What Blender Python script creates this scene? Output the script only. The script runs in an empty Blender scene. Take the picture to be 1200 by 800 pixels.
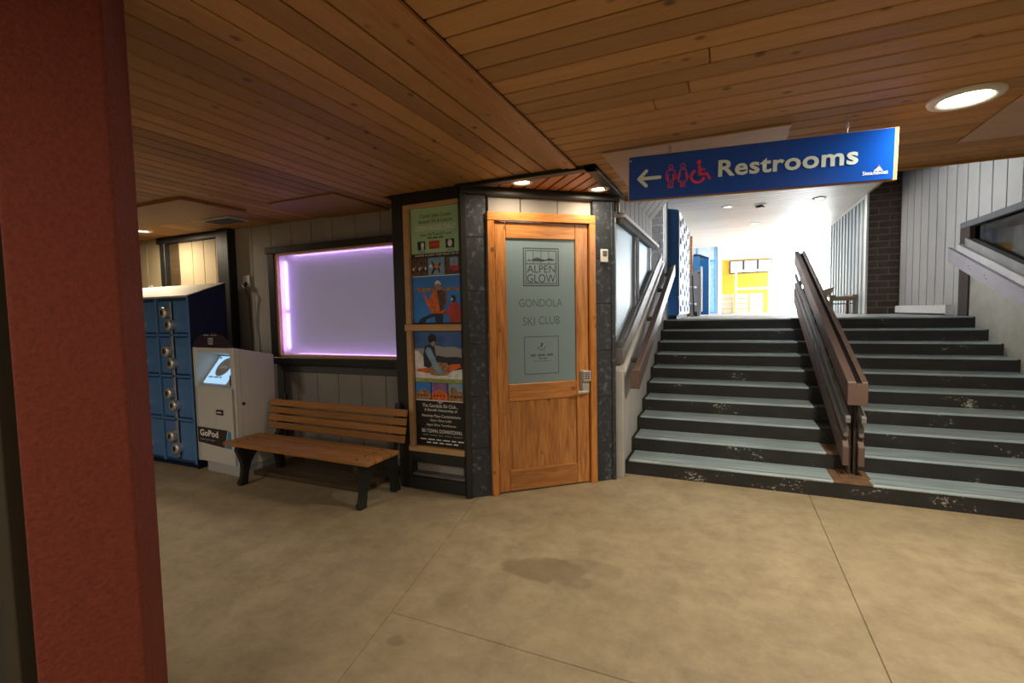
import bpy, bmesh, math, random
from mathutils import Vector, Matrix
random.seed(7)
scene = bpy.context.scene
COL = scene.collection
# ------------------------------------------------------------------ camera
F_PX, YAW, PITCH, ROLL, EYE = 561.178, 0.4224, 0.0591, -0.0202, 1.55
def make_camera():
    cam = bpy.data.cameras.new('camera'); o = bpy.data.objects.new('camera', cam); COL.objects.link(o)
    cam.sensor_fit = 'HORIZONTAL'; cam.sensor_width = 36.0; cam.lens = F_PX / 1200 * 36.0
    cam.clip_start = 0.05; cam.clip_end = 200
    fwd = Vector((-math.sin(YAW)*math.cos(PITCH), math.cos(YAW)*math.cos(PITCH), -math.sin(PITCH)))
    r = Vector((math.cos(YAW), math.sin(YAW), 0)); u = r.cross(fwd)
    r2 = math.cos(ROLL)*r + math.sin(ROLL)*u; u2 = -math.sin(ROLL)*r + math.cos(ROLL)*u
    M = Matrix.Identity(4)
    for i in range(3):
        M[i][0] = r2[i]; M[i][1] = u2[i]; M[i][2] = -fwd[i]
    M[2][3] = EYE
    o.matrix_world = M
    scene.camera = o
make_camera()
# ------------------------------------------------------------------ world (overcast snow-bright sky seen through the open hall end)
world = bpy.data.worlds.new('world'); scene.world = world; world.use_nodes = True
bg = world.node_tree.nodes['Background']; bg.inputs[0].default_value = (0.93, 0.97, 1.0, 1); bg.inputs[1].default_value = 26.0
vs = scene.view_settings
vs.view_transform = 'Standard'; vs.look = 'None'; vs.exposure = 0.12; vs.gamma = 1.0; vs.use_curve_mapping = False
# lamp strengths, used by the builders of the lamps below
LAMP_W = dict(big=66.0, soffit=6.0, far=20.0, near=7.0, panel=34.0, hall=20.0)
# ------------------------------------------------------------------ materials
MATS = {}
def new_mat(name):
    m = bpy.data.materials.new(name); m.use_nodes = True; MATS[name] = m
    nt = m.node_tree; return m, nt, nt.nodes['Principled BSDF']
def N(nt, t, **kw):
    n = nt.nodes.new(t)
    for k, v in kw.items():
        if hasattr(n, k): setattr(n, k, v)
        else: n.inputs[k].default_value = v
    return n
def rgba(c): return (c[0], c[1], c[2], 1.0)
def coords(nt, scale=(1, 1, 1), rnd=True, rot=(0, 0, 0)):
    tc = N(nt, 'ShaderNodeTexCoord'); mp = N(nt, 'ShaderNodeMapping'); mp.inputs['Scale'].default_value = scale; mp.inputs['Rotation'].default_value = rot
    if rnd:
        oi = N(nt, 'ShaderNodeObjectInfo'); mu = N(nt, 'ShaderNodeMath', operation='MULTIPLY'); mu.inputs[1].default_value = 47.0
        ad = N(nt, 'ShaderNodeVectorMath', operation='ADD')
        nt.links.new(oi.outputs['Random'], mu.inputs[0]); nt.links.new(tc.outputs['Object'], ad.inputs[0]); nt.links.new(mu.outputs[0], ad.inputs[1])
        nt.links.new(ad.outputs[0], mp.inputs['Vector'])
    else: nt.links.new(tc.outputs['Object'], mp.inputs['Vector'])
    return mp.outputs['Vector']
def mixc(nt, fac, a, b):
    m = N(nt, 'ShaderNodeMix', data_type='RGBA')
    for s, v in ((m.inputs[0], fac), (m.inputs[6], a), (m.inputs[7], b)):
        if isinstance(v, (int, float)): s.default_value = v
        elif isinstance(v, tuple): s.default_value = rgba(v)
        else: nt.links.new(v, s)
    return m.outputs[2]
def ramp(nt, src, p0, p1, v0=0.0, v1=1.0):
    r = N(nt, 'ShaderNodeMapRange'); nt.links.new(src, r.inputs[0]); r.inputs[1].default_value = p0; r.inputs[2].default_value = p1
    r.inputs[3].default_value = v0; r.inputs[4].default_value = v1; r.clamp = True; return r.outputs[0]
def bump(nt, bsdf, h, strength=0.2, dist=0.01):
    b = N(nt, 'ShaderNodeBump'); b.inputs['Strength'].default_value = strength; b.inputs['Distance'].default_value = dist
    nt.links.new(h, b.inputs['Height']); nt.links.new(b.outputs[0], bsdf.inputs['Normal'])
def plain(name, c, rough=0.5, metal=0.0, var=0.0, vscale=6.0, spec=0.5, coat=0.0, bmp=0.0, bscale=60.0):
    m, nt, b = new_mat(name); b.inputs['Base Color'].default_value = rgba(c); b.inputs['Roughness'].default_value = rough
    b.inputs['Metallic'].default_value = metal; b.inputs['Specular IOR Level'].default_value = spec; b.inputs['Coat Weight'].default_value = coat
    if var > 0:
        v = coords(nt); n = N(nt, 'ShaderNodeTexNoise'); n.inputs['Scale'].default_value = vscale; n.inputs['Detail'].default_value = 5; nt.links.new(v, n.inputs['Vector'])
        f = ramp(nt, n.outputs['Fac'], 0.3, 0.7)
        nt.links.new(mixc(nt, f, tuple(x*(1-var) for x in c), tuple(min(1, x*(1+var)) for x in c)), b.inputs['Base Color'])
    if bmp > 0:
        v = coords(nt); n = N(nt, 'ShaderNodeTexNoise'); n.inputs['Scale'].default_value = bscale; n.inputs['Detail'].default_value = 4; nt.links.new(v, n.inputs['Vector'])
        bump(nt, b, n.outputs['Fac'], bmp)
    return m
def wood(name, light, dark, axis=0, knots=True, rough=0.45, tint=0.25, fine=1.0, knot_col=None):
    m, nt, b = new_mat(name); b.inputs['Roughness'].default_value = rough
    sc = [9.0*fine]*3; sc[axis] = 0.9*fine
    v = coords(nt, tuple(sc))
    n = N(nt, 'ShaderNodeTexNoise'); n.inputs['Scale'].default_value = 2.2; n.inputs['Detail'].default_value = 6; n.inputs['Distortion'].default_value = 1.2; nt.links.new(v, n.inputs['Vector'])
    n2 = N(nt, 'ShaderNodeTexNoise'); n2.inputs['Scale'].default_value = 9; n2.inputs['Detail'].default_value = 3; nt.links.new(v, n2.inputs['Vector'])
    ad = N(nt, 'ShaderNodeMath', operation='ADD'); nt.links.new(n.outputs['Fac'], ad.inputs[0]); nt.links.new(n2.outputs['Fac'], ad.inputs[1])
    c = mixc(nt, ramp(nt, ad.outputs[0], 0.75, 1.25), light, dark)
    if knots:
        s2 = [9.0]*3; s2[axis] = 6.5
        v2 = coords(nt, tuple(s2)); vo = N(nt, 'ShaderNodeTexVoronoi'); vo.inputs['Scale'].default_value = 0.75; nt.links.new(v2, vo.inputs['Vector'])
        k = ramp(nt, vo.outputs['Distance'], 0.07, 0.14, 0.9, 0.0)
        c = mixc(nt, k, c, knot_col or tuple(x*0.35 for x in dark))
    oi = N(nt, 'ShaderNodeObjectInfo'); hs = N(nt, 'ShaderNodeHueSaturation')
    nt.links.new(ramp(nt, oi.outputs['Random'], 0, 1, 1-tint, 1+tint), hs.inputs['Value']); nt.links.new(c, hs.inputs['Color'])
    nt.links.new(hs.outputs[0], b.inputs['Base Color'])
    bump(nt, b, ad.outputs[0], 0.08)
    return m
def emis(name, c, s):
    m, nt, b = new_mat(name); b.inputs['Base Color'].default_value = rgba(c); b.inputs['Emission Color'].default_value = rgba(c); b.inputs['Emission Strength'].default_value = s
    return m
def chipped(name, c, chip, scale, thr, rough=0.55, c2=None, sc=(1, 1, 1)):
    """dark paint with small flakes missing"""
    m, nt, b = new_mat(name); b.inputs['Roughness'].default_value = rough
    v = coords(nt, sc)
    n = N(nt, 'ShaderNodeTexNoise'); n.inputs['Scale'].default_value = scale; n.inputs['Detail'].default_value = 6; n.inputs['Roughness'].default_value = 0.7; nt.links.new(v, n.inputs['Vector'])
    g = N(nt, 'ShaderNodeTexNoise'); g.inputs['Scale'].default_value = scale*0.12; g.inputs['Detail'].default_value = 3; nt.links.new(v, g.inputs['Vector'])
    ad = N(nt, 'ShaderNodeMath', operation='ADD'); nt.links.new(n.outputs['Fac'], ad.inputs[0]); nt.links.new(g.outputs['Fac'], ad.inputs[1])
    base = mixc(nt, ramp(nt, g.outputs['Fac'], 0.35, 0.65), c, c2 or tuple(x*1.7 for x in c))
    nt.links.new(mixc(nt, ramp(nt, ad.outputs[0], thr, thr+0.05), base, chip), b.inputs['Base Color'])
    bump(nt, b, n.outputs['Fac'], 0.25)
    return m
wood('pine_y', (0.41, 0.21, 0.07), (0.34, 0.168, 0.052), 1, tint=0.24, rough=0.6)
wood('pine_x', (0.43, 0.228, 0.08), (0.36, 0.184, 0.062), 0, tint=0.2, rough=0.6)
wood('pine_trim', (0.42, 0.20, 0.062), (0.30, 0.13, 0.04), 1, tint=0.05)
wood('plywood_panel', (0.50, 0.33, 0.22), (0.42, 0.27, 0.17), 0, knots=False, tint=0.05)
wood('soffit_wood', (0.50, 0.18, 0.045), (0.36, 0.12, 0.03), 0, knots=False, tint=0.15)
wood('alder_v', (0.55, 0.24, 0.072), (0.30, 0.11, 0.03), 2, rough=0.35, tint=0.1, fine=0.7, knot_col=(0.2, 0.07, 0.02))
wood('alder_h', (0.55, 0.24, 0.072), (0.32, 0.12, 0.034), 0, rough=0.35, tint=0.1, fine=0.7, knot_col=(0.2, 0.07, 0.02))
wood('casing_v', (0.62, 0.26, 0.065), (0.42, 0.15, 0.035), 2, rough=0.35, tint=0.08)
wood('casing_h', (0.62, 0.26, 0.065), (0.42, 0.15, 0.035), 0, rough=0.35, tint=0.08)
wood('frame_wood', (0.60, 0.38, 0.19), (0.50, 0.30, 0.14), 0, knots=False, tint=0.08)
wood('bench_wood', (0.40, 0.185, 0.05), (0.29, 0.125, 0.034), 0, knots=False, rough=0.5, tint=0.12)
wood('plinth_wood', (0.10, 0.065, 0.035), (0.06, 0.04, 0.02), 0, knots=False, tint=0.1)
wood('chair_wood', (0.20, 0.15, 0.10), (0.13, 0.10, 0.07), 0, knots=False, tint=0.1)
wood('dark_post', (0.045, 0.028, 0.022), (0.03, 0.02, 0.015), 2, knots=False, tint=0.1, rough=0.9)
plain('siding_grey', (0.33, 0.31, 0.285), 0.7, var=0.08, vscale=2)
plain('siding_tan', (0.46, 0.37, 0.23), 0.7, var=0.1, vscale=2)
plain('siding_white', (0.34, 0.33, 0.31), 0.6, var=0.06, vscale=2)
plain('siding_dark', (0.10, 0.095, 0.09), 0.8)
plain('plaster_tan', (0.30, 0.28, 0.235), 0.85, var=0.12, vscale=5, bmp=0.3, bscale=90)
plain('plaster_grey', (0.44, 0.43, 0.42), 0.8, var=0.1, vscale=5, bmp=0.2, bscale=90)
plain('white_trim', (0.66, 0.65, 0.63), 0.5)
chipped('black_paint', (0.012, 0.012, 0.012), (0.35, 0.32, 0.28), 22, 1.34, 0.5)
plain('black_flat', (0.007, 0.007, 0.008), 0.6, spec=0.3)
plain('grey_trim', (0.10, 0.105, 0.11), 0.75, spec=0.3)
chipped('riser_black', (0.011, 0.011, 0.011), (0.36, 0.34, 0.30), 34, 1.23, 0.65, sc=(1, 1, 1.6))
chipped('block_black', (0.022, 0.026, 0.036), (0.12, 0.13, 0.155), 190, 1.13, 0.6, c2=(0.028, 0.033, 0.044))
plain('rust', (0.16, 0.085, 0.045), 0.8, var=0.35, vscale=14)
plain('rail_brown', (0.115, 0.072, 0.060), 0.45, var=0.15, vscale=5)
plain('rail_grey', (0.15, 0.145, 0.14), 0.5, var=0.25, vscale=7)
plain('rail_lilac', (0.20, 0.185, 0.215), 0.45, var=0.1, vscale=4)
plain('steel', (0.72, 0.71, 0.69), 0.4, metal=0.85)
plain('steel_dull', (0.42, 0.42, 0.42), 0.5, metal=0.7)
plain('sign_blue', (0.002, 0.085, 0.58), 0.22, coat=0.3)
plain('sign_white', (0.76, 0.95, 1.0), 0.4)
plain('sign_red', (0.78, 0.05, 0.10), 0.4)
plain('sign_core', (0.45, 0.22, 0.08), 0.5)
plain('iron_black', (0.016, 0.017, 0.018), 0.45, bmp=0.2, bscale=40)
plain('kiosk_white', (0.60, 0.60, 0.57), 0.42)
plain('kiosk_grey', (0.42, 0.43, 0.42), 0.45)
plain('kiosk_dark', (0.035, 0.028, 0.03), 0.3)
plain('kiosk_purple', (0.045, 0.028, 0.045), 0.3)
plain('kiosk_blue', (0.08, 0.27, 0.55), 0.4)
plain('print_white', (0.88, 0.88, 0.88), 0.6)
plain('print_grey', (0.35, 0.36, 0.36), 0.6)
plain('print_black', (0.012, 0.012, 0.012), 0.4)
plain('print_green', (0.42, 0.70, 0.42), 0.5)
plain('print_lime', (0.38, 0.45, 0.12), 0.5)
plain('print_dark_green', (0.03, 0.07, 0.02), 0.5)
plain('print_sky', (0.03, 0.24, 0.85), 0.45, var=0.25, vscale=2)
plain('print_night_sky', (0.05, 0.14, 0.42), 0.45, var=0.4, vscale=5)
plain('print_orange', (0.75, 0.16, 0.03), 0.5, var=0.3, vscale=18)
plain('print_red', (0.50, 0.05, 0.035), 0.5, var=0.25, vscale=18)
plain('print_brown', (0.11, 0.055, 0.035), 0.5, var=0.6, vscale=30)
plain('print_navy', (0.02, 0.03, 0.06), 0.5)
plain('print_skin', (0.45, 0.22, 0.14), 0.5)
plain('print_paleblue', (0.22, 0.42, 0.62), 0.5, var=0.2, vscale=20)
plain('print_snow', (0.8, 0.82, 0.9), 0.5, var=0.2, vscale=15)
plain('print_purple', (0.22, 0.12, 0.32), 0.5, var=0.4, vscale=12)
plain('print_stone', (0.36, 0.20, 0.10), 0.5, var=0.6, vscale=35)
plain('etch', (0.035, 0.045, 0.05), 0.6)
plain('etch_soft', (0.10, 0.12, 0.125), 0.6)
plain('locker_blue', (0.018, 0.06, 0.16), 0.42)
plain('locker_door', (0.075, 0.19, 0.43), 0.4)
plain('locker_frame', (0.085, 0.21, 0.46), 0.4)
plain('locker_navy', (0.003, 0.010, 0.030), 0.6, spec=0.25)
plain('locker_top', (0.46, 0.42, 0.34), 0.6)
plain('lock_dark', (0.05, 0.06, 0.08), 0.35)
plain('hall_locker_blue', (0.02, 0.15, 0.45), 0.35)
plain('hall_locker_glare', (0.55, 0.60, 0.68), 0.3)  # grazing glare on the blue doors put into their base colour
plain('yellow_wall', (0.62, 0.29, 0.015), 0.7)
plain('hall_white', (0.78, 0.77, 0.74), 0.7)
plain('hall_floor', (0.33, 0.33, 0.32), 0.6)
plain('door_frame_blue', (0.10, 0.28, 0.50), 0.5)
plain('screen_grey', (0.42, 0.50, 0.62), 0.4, var=0.2, vscale=3)
plain('snow', (0.85, 0.88, 0.92), 0.9)
plain('cord', (0.015, 0.015, 0.015), 0.5)
plain('ivory', (0.62, 0.61, 0.56), 0.45)
plain('ring_white', (0.62, 0.61, 0.58), 0.5)
plain('brick_dark', (0.085, 0.055, 0.042), 0.85, var=0.35, vscale=9)
plain('brick_grey', (0.10, 0.092, 0.09), 0.85, var=0.3, vscale=9)
plain('mortar', (0.21, 0.19, 0.17), 0.9)
plain('joint_fill', (0.20, 0.165, 0.105), 0.9, var=0.3, vscale=12)
plain('mortar_light', (0.24, 0.235, 0.23), 0.9)
plain('slat_pale', (0.36, 0.41, 0.43), 0.6)
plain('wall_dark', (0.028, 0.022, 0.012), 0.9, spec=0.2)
plain('wall_back', (0.34, 0.30, 0.25), 0.8)
emis('lens_warm', (1.0, 0.86, 0.62), 14.0)
emis('lens_white', (1.0, 0.93, 0.78), 16.0)
emis('fill_panel_glow', (1.0, 0.92, 0.78), 2.5)
emis('lens_hall', (1.0, 0.98, 0.95), 10.0)
emis('led_purple', (0.66, 0.42, 1.0), 15.0)
emis('backlight', (0.57, 0.55, 0.67), 0.36)
emis('screen_glow', (0.42, 0.70, 1.0), 0.75)
plain('paper_white', (0.70, 0.84, 0.98), 0.7)
emis('green_led', (0.05, 0.9, 0.3), 0.8)
def make_floor_mat():
    m, nt, b = new_mat('concrete'); b.inputs['Roughness'].default_value = 0.62; b.inputs['Specular IOR Level'].default_value = 0.35
    v = coords(nt, rnd=False)
    def noise(s, d=5, r=0.55):
        n = N(nt, 'ShaderNodeTexNoise'); n.inputs['Scale'].default_value = s; n.inputs['Detail'].default_value = d; n.inputs['Roughness'].default_value = r; nt.links.new(v, n.inputs['Vector']); return n.outputs['Fac']
    c = mixc(nt, ramp(nt, noise(0.9), 0.3, 0.7), (0.335, 0.272, 0.168), (0.42, 0.343, 0.218))
    c = mixc(nt, ramp(nt, noise(4.5, 8, 0.75), 0.40, 0.66), c, (0.27, 0.215, 0.135))
    c = mixc(nt, ramp(nt, noise(11, 8, 0.8), 0.52, 0.70, 0, 0.55), c, (0.43, 0.35, 0.235))
    c = mixc(nt, ramp(nt, noise(26, 6, 0.7), 0.60, 0.75, 0, 0.5), c, (0.22, 0.175, 0.11))
    # damp stains: blobs with ragged outlines
    g = N(nt, 'ShaderNodeNewGeometry')
    wob = N(nt, 'ShaderNodeTexNoise'); wob.inputs['Scale'].default_value = 6; wob.inputs['Detail'].default_value = 6; nt.links.new(v, wob.inputs['Vector'])
    for (x, y, rx, ry, st) in ((-0.98, 2.62, 0.30, 0.14, 0.52), (-0.72, 2.76, 0.20, 0.09, 0.28), (-1.436, 1.763, 0.05, 0.045, 0.5), (-1.35, 2.2, 0.10, 0.12, 0.22)):
        mp = N(nt, 'ShaderNodeMapping'); mp.inputs['Location'].default_value = (-x/rx, -y/ry, 0); mp.inputs['Scale'].default_value = (1/rx, 1/ry, 0); nt.links.new(v, mp.inputs['Vector'])
        ln = N(nt, 'ShaderNodeVectorMath', operation='LENGTH'); nt.links.new(mp.outputs[0], ln.inputs[0])
        ad = N(nt, 'ShaderNodeMath', operation='MULTIPLY_ADD'); nt.links.new(wob.outputs['Fac'], ad.inputs[0]); ad.inputs[1].default_value = 1.6; ad.inputs[2].default_value = -0.8
        a2 = N(nt, 'ShaderNodeMath', operation='ADD'); nt.links.new(ln.outputs['Value'], a2.inputs[0]); nt.links.new(ad.outputs[0], a2.inputs[1])
        c = mixc(nt, ramp(nt, a2.outputs[0], 0.8, 1.05, st, 0.0), c, (0.16, 0.12, 0.07))
    nt.links.new(c, b.inputs['Base Color']); bump(nt, b, noise(30, 6), 0.06)
make_floor_mat()
def make_stucco():
    m, nt, b = new_mat('red_stucco'); b.inputs['Roughness'].default_value = 0.85; b.inputs['Specular IOR Level'].default_value = 0.2
    v = coords(nt, rnd=False); n = N(nt, 'ShaderNodeTexNoise'); n.inputs['Scale'].default_value = 75; n.inputs['Detail'].default_value = 4; nt.links.new(v, n.inputs['Vector'])
    nt.links.new(mixc(nt, ramp(nt, n.outputs['Fac'], 0.3, 0.7), (0.10, 0.021, 0.012), (0.14, 0.029, 0.015)), b.inputs['Base Color']); bump(nt, b, n.outputs['Fac'], 0.55, 0.01)
make_stucco()
def make_tread():
    m, nt, b = new_mat('tread'); b.inputs['Roughness'].default_value = 0.3
    v = coords(nt, (0.7, 9, 9)); n = N(nt, 'ShaderNodeTexNoise'); n.inputs['Scale'].default_value = 3; n.inputs['Detail'].default_value = 7; nt.links.new(v, n.inputs['Vector'])
    nt.links.new(mixc(nt, ramp(nt, n.outputs['Fac'], 0.35, 0.68), (0.40, 0.52, 0.57), (0.235, 0.305, 0.335)), b.inputs['Base Color']); bump(nt, b, n.outputs['Fac'], 0.1)
make_tread()
plain('tread_dark', (0.22, 0.24, 0.235), 0.5)
def frosted(name, col, transp, rough=0.35):
    m, nt, b = new_mat(name); out = nt.nodes['Material Output']
    tr = N(nt, 'ShaderNodeBsdfTranslucent'); tr.inputs[0].default_value = rgba(col)
    tp = N(nt, 'ShaderNodeBsdfTransparent'); b.inputs['Base Color'].default_value = rgba(col); b.inputs['Roughness'].default_value = rough
    m1 = N(nt, 'ShaderNodeMixShader'); m1.inputs[0].default_value = 0.5; nt.links.new(b.outputs[0], m1.inputs[1]); nt.links.new(tr.outputs[0], m1.inputs[2])
    m2 = N(nt, 'ShaderNodeMixShader'); m2.inputs[0].default_value = transp; nt.links.new(m1.outputs[0], m2.inputs[1]); nt.links.new(tp.outputs[0], m2.inputs[2])
    nt.links.new(m2.outputs[0], out.inputs[0])
frosted('frost_purple', (0.74, 0.72, 0.82), 0.32)
frosted('frost_stair', (0.46, 0.54, 0.58), 0.06)
frosted('frost_door', (0.40, 0.54, 0.60), 0.03, 0.3)
def clear_glass():
    m, nt, b = new_mat('glass'); out = nt.nodes['Material Output']
    gl = N(nt, 'ShaderNodeBsdfGlossy'); gl.inputs['Roughness'].default_value = 0.03
    tp = N(nt, 'ShaderNodeBsdfTransparent'); tp.inputs[0].default_value = (0.42, 0.44, 0.42, 1)
    mx = N(nt, 'ShaderNodeMixShader'); mx.inputs[0].default_value = 0.05; nt.links.new(tp.outputs[0], mx.inputs[1]); nt.links.new(gl.outputs[0], mx.inputs[2]); nt.links.new(mx.outputs[0], out.inputs[0])
clear_glass()
# ------------------------------------------------------------------ geometry helpers
def link(name, me, mat, parent=None):
    o = bpy.data.objects.new(name, me); COL.objects.link(o)
    if mat and not me.materials: me.materials.append(MATS[mat])
    if parent: o.parent = parent
    return o
def bm_done(bm, name):
    me = bpy.data.meshes.new(name); bm.normal_update(); bm.to_mesh(me); bm.free(); return me
def add_box(bm, x, y, z, bevel=0.0):
    vs_ = [bm.verts.new((a, b, c)) for a in x for b in y for c in z]
    fs = [(0, 1, 3, 2), (4, 6, 7, 5), (0, 4, 5, 1), (2, 3, 7, 6), (0, 2, 6, 4), (1, 5, 7, 3)]
    faces = [bm.faces.new([vs_[i] for i in f]) for f in fs]
    if bevel > 0:
        es = list({e for f in faces for e in f.edges})
        bmesh.ops.bevel(bm, geom=es, offset=bevel, segments=1, profile=0.5, affect='EDGES')
def box_me(x, y, z, bevel=0.0, name='box'):
    bm = bmesh.new(); add_box(bm, x, y, z, bevel); bmesh.ops.recalc_face_normals(bm, faces=bm.faces); return bm_done(bm, name)
def box(name, x, y, z, mat, parent=None, bevel=0.0, loc=None, rz=0.0):
    o = link(name, box_me(x, y, z, bevel, name), mat, parent)
    if loc: o.location = loc
    o.rotation_euler[2] = rz
    return o
def prism(name, pts, axis, a0, a1, mat, parent=None, bevel=0.0):
    """polygon in the plane normal to axis, extruded a0..a1. pts are (other two coordinates in xyz order)"""
    bm = bmesh.new()
    def P(p, a): return {'x': (a, p[0], p[1]), 'y': (p[0], a, p[1]), 'z': (p[0], p[1], a)}[axis]
    v0 = [bm.verts.new(P(p, a0)) for p in pts]; v1 = [bm.verts.new(P(p, a1)) for p in pts]
    n = len(pts); bm.faces.new(v0); bm.faces.new(v1[::-1])
    for i in range(n): bm.faces.new((v0[i], v0[(i+1) % n], v1[(i+1) % n], v1[i]))
    if bevel > 0: bmesh.ops.bevel(bm, geom=bm.edges[:], offset=bevel, segments=1, affect='EDGES')
    bmesh.ops.recalc_face_normals(bm, faces=bm.faces)
    return link(name, bm_done(bm, name), mat, parent)
def tube_me(pts, r, n=10, name='tube', cap=True):
    bm = bmesh.new(); rings = []
    pts = [Vector(p) for p in pts]
    for i, p in enumerate(pts):
        d = (pts[min(i+1, len(pts)-1)] - pts[max(i-1, 0)]).normalized()
        a = d.orthogonal().normalized() if i == 0 else (a_prev - d*a_prev.dot(d)).normalized()
        a_prev = a; b = d.cross(a)
        rings.append([bm.verts.new(p + r*(math.cos(t)*a + math.sin(t)*b)) for t in [2*math.pi*k/n for k in range(n)]])
    for r0, r1 in zip(rings, rings[1:]):
        for k in range(n): bm.faces.new((r0[k], r0[(k+1) % n], r1[(k+1) % n], r1[k]))
    if cap: bm.faces.new(rings[0][::-1]); bm.faces.new(rings[-1])
    for f in bm.faces: f.smooth = len(f.verts) == 4
    bmesh.ops.recalc_face_normals(bm, faces=bm.faces)
    return bm_done(bm, name)
def tube(name, pts, r, mat, parent=None, n=10): return link(name, tube_me(pts, r, n, name), mat, parent)
def lathe_me(prof, n=32, name='lathe'):
    """prof: list of (r, z)"""
    bm = bmesh.new(); rings = []
    for r, z in prof:
        rings.append([bm.verts.new((r*math.cos(2*math.pi*k/n), r*math.sin(2*math.pi*k/n), z)) for k in range(n)] if r > 1e-6 else [bm.verts.new((0, 0, z))])
    for r0, r1 in zip(rings, rings[1:]):
        for k in range(n):
            k2 = (k+1) % n
            if len(r0) == 1 and len(r1) == 1: continue
            if len(r0) == 1: bm.faces.new((r0[0], r1[k], r1[k2]))
            elif len(r1) == 1: bm.faces.new((r0[k], r0[k2], r1[0]))
            else: bm.faces.new((r0[k], r0[k2], r1[k2], r1[k]))
    for f in bm.faces: f.smooth = True
    bmesh.ops.recalc_face_normals(bm, faces=bm.faces)
    return bm_done(bm, name)
def thing(name, label, cat, loc=(0, 0, 0), rz=0.0, group=None, rx=0.0, ry=0.0):
    o = bpy.data.objects.new(name, None); COL.objects.link(o); o.empty_display_size = 0.1
    o.location = loc; o.rotation_euler = (rx, ry, rz); tag(o, label, cat, group); return o
def tag(o, label, cat, group=None):
    o['label'] = label; o['category'] = cat
    if group: o['group'] = group
    return o
def struct(o, label=None):
    o['kind'] = 'structure'
    if label: o['label'] = label
    return o
def group_struct(name, label=None, loc=(0, 0, 0), rz=0.0):
    o = bpy.data.objects.new(name, None); COL.objects.link(o); o.location = loc; o.rotation_euler[2] = rz; return struct(o, label)
# flat print in a local frame: x right, z up, facing -y, lifted by `lift`
def flat(name, pts, mat, parent, y, lift=0.0006):
    me = bpy.data.meshes.new(name); n = len(pts)
    v = [(p[0], y, p[1]) for p in pts] + [(p[0], y+lift, p[1]) for p in pts]
    f = [list(range(n)), list(range(2*n-1, n-1, -1))] + [[i, i+n, (i+1) % n+n, (i+1) % n] for i in range(n)]
    me.from_pydata(v, [], f); me.update(); return link(name, me, mat, parent)
def rect(x0, x1, z0, z1): return [(x0, z0), (x1, z0), (x1, z1), (x0, z1)]
def disc(cx, cz, rx, rz, n=14): return [(cx+rx*math.cos(2*math.pi*k/n), cz+rz*math.sin(2*math.pi*k/n)) for k in range(n)]
def ring_flat(name, cx, cz, r0, r1, a0, a1, mat, parent, y, n=22, ez=1.0):
    pts = [(cx+r1*math.cos(a0+(a1-a0)*k/n), cz+ez*r1*math.sin(a0+(a1-a0)*k/n)) for k in range(n+1)] + [(cx+r0*math.cos(a1-(a1-a0)*k/n), cz+ez*r0*math.sin(a1-(a1-a0)*k/n)) for k in range(n+1)]
    me = bpy.data.meshes.new(name); m = len(pts); h = n+1
    v = [(p[0], y, p[1]) for p in pts]
    f = [[k, k+1, m-2-k, m-1-k] for k in range(n)]
    me.from_pydata(v, [], f); me.update(); return link(name, me, mat, parent)
def lettering(name, s, x0, x1, z0, z1, mat, parent, y, bold=0.0, spacing=1.0):
    cu = bpy.data.curves.new(name, 'FONT'); cu.body = s; cu.offset = bold; cu.space_character = spacing; cu.resolution_u = 3
    ob = bpy.data.objects.new(name, cu); COL.objects.link(ob)
    dg = bpy.context.evaluated_depsgraph_get(); me = bpy.data.meshes.new_from_object(ob.evaluated_get(dg))
    COL.objects.unlink(ob); bpy.data.objects.remove(ob)
    xs = [v.co.x for v in me.vertices]; zs = [v.co.y for v in me.vertices]
    ax, bx, az, bz = min(xs), max(xs), min(zs), max(zs)
    for v in me.vertices:
        v.co = ((v.co.x-ax)/(bx-ax)*(x1-x0)+x0, y, (v.co.y-az)/(bz-az)*(z1-z0)+z0)
    me.materials.clear(); return link(name, me, mat, parent)
def blurred_line(name, x0, x1, z0, z1, mat, parent, y, n=5):
    # a line of print too small to read: word-long dashes
    rnd = random.Random(int(1000*(x1+z0))); ws_ = [rnd.uniform(0.5, 1.2) for _ in range(n)]; tot = sum(ws_)+0.22*(n-1); x = x0; v = []; f = []
    for w in ws_:
        b = x+w/tot*(x1-x0); i = len(v); v += [(x, y, z0), (b, y, z0), (b, y, z1), (x, y, z1)]; f.append([i, i+1, i+2, i+3]); x = b+0.22/tot*(x1-x0)
    me = bpy.data.meshes.new(name); me.from_pydata(v, [], f); me.update(); return link(name, me, mat, parent)
def area_lamp(name, parent, loc, size, watts, color, rot=(0, 0, 0), spread=math.pi):
    l = bpy.data.lights.new(name, 'AREA'); l.shape = 'DISK'; l.size = size; l.energy = watts; l.color = color; l.spread = spread
    o = bpy.data.objects.new(name, l); COL.objects.link(o); o.location = loc; o.rotation_euler = rot; o.parent = parent; return o
CEIL = 2.60; WALL_Y = 3.87; BOX_Y = 3.47; LAND = 1.4034; S0 = 4.536; RISE = 0.14034; TREAD = 0.33852; XL = -0.88; XR = 2.742; LANDY = S0 + 9*TREAD
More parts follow.
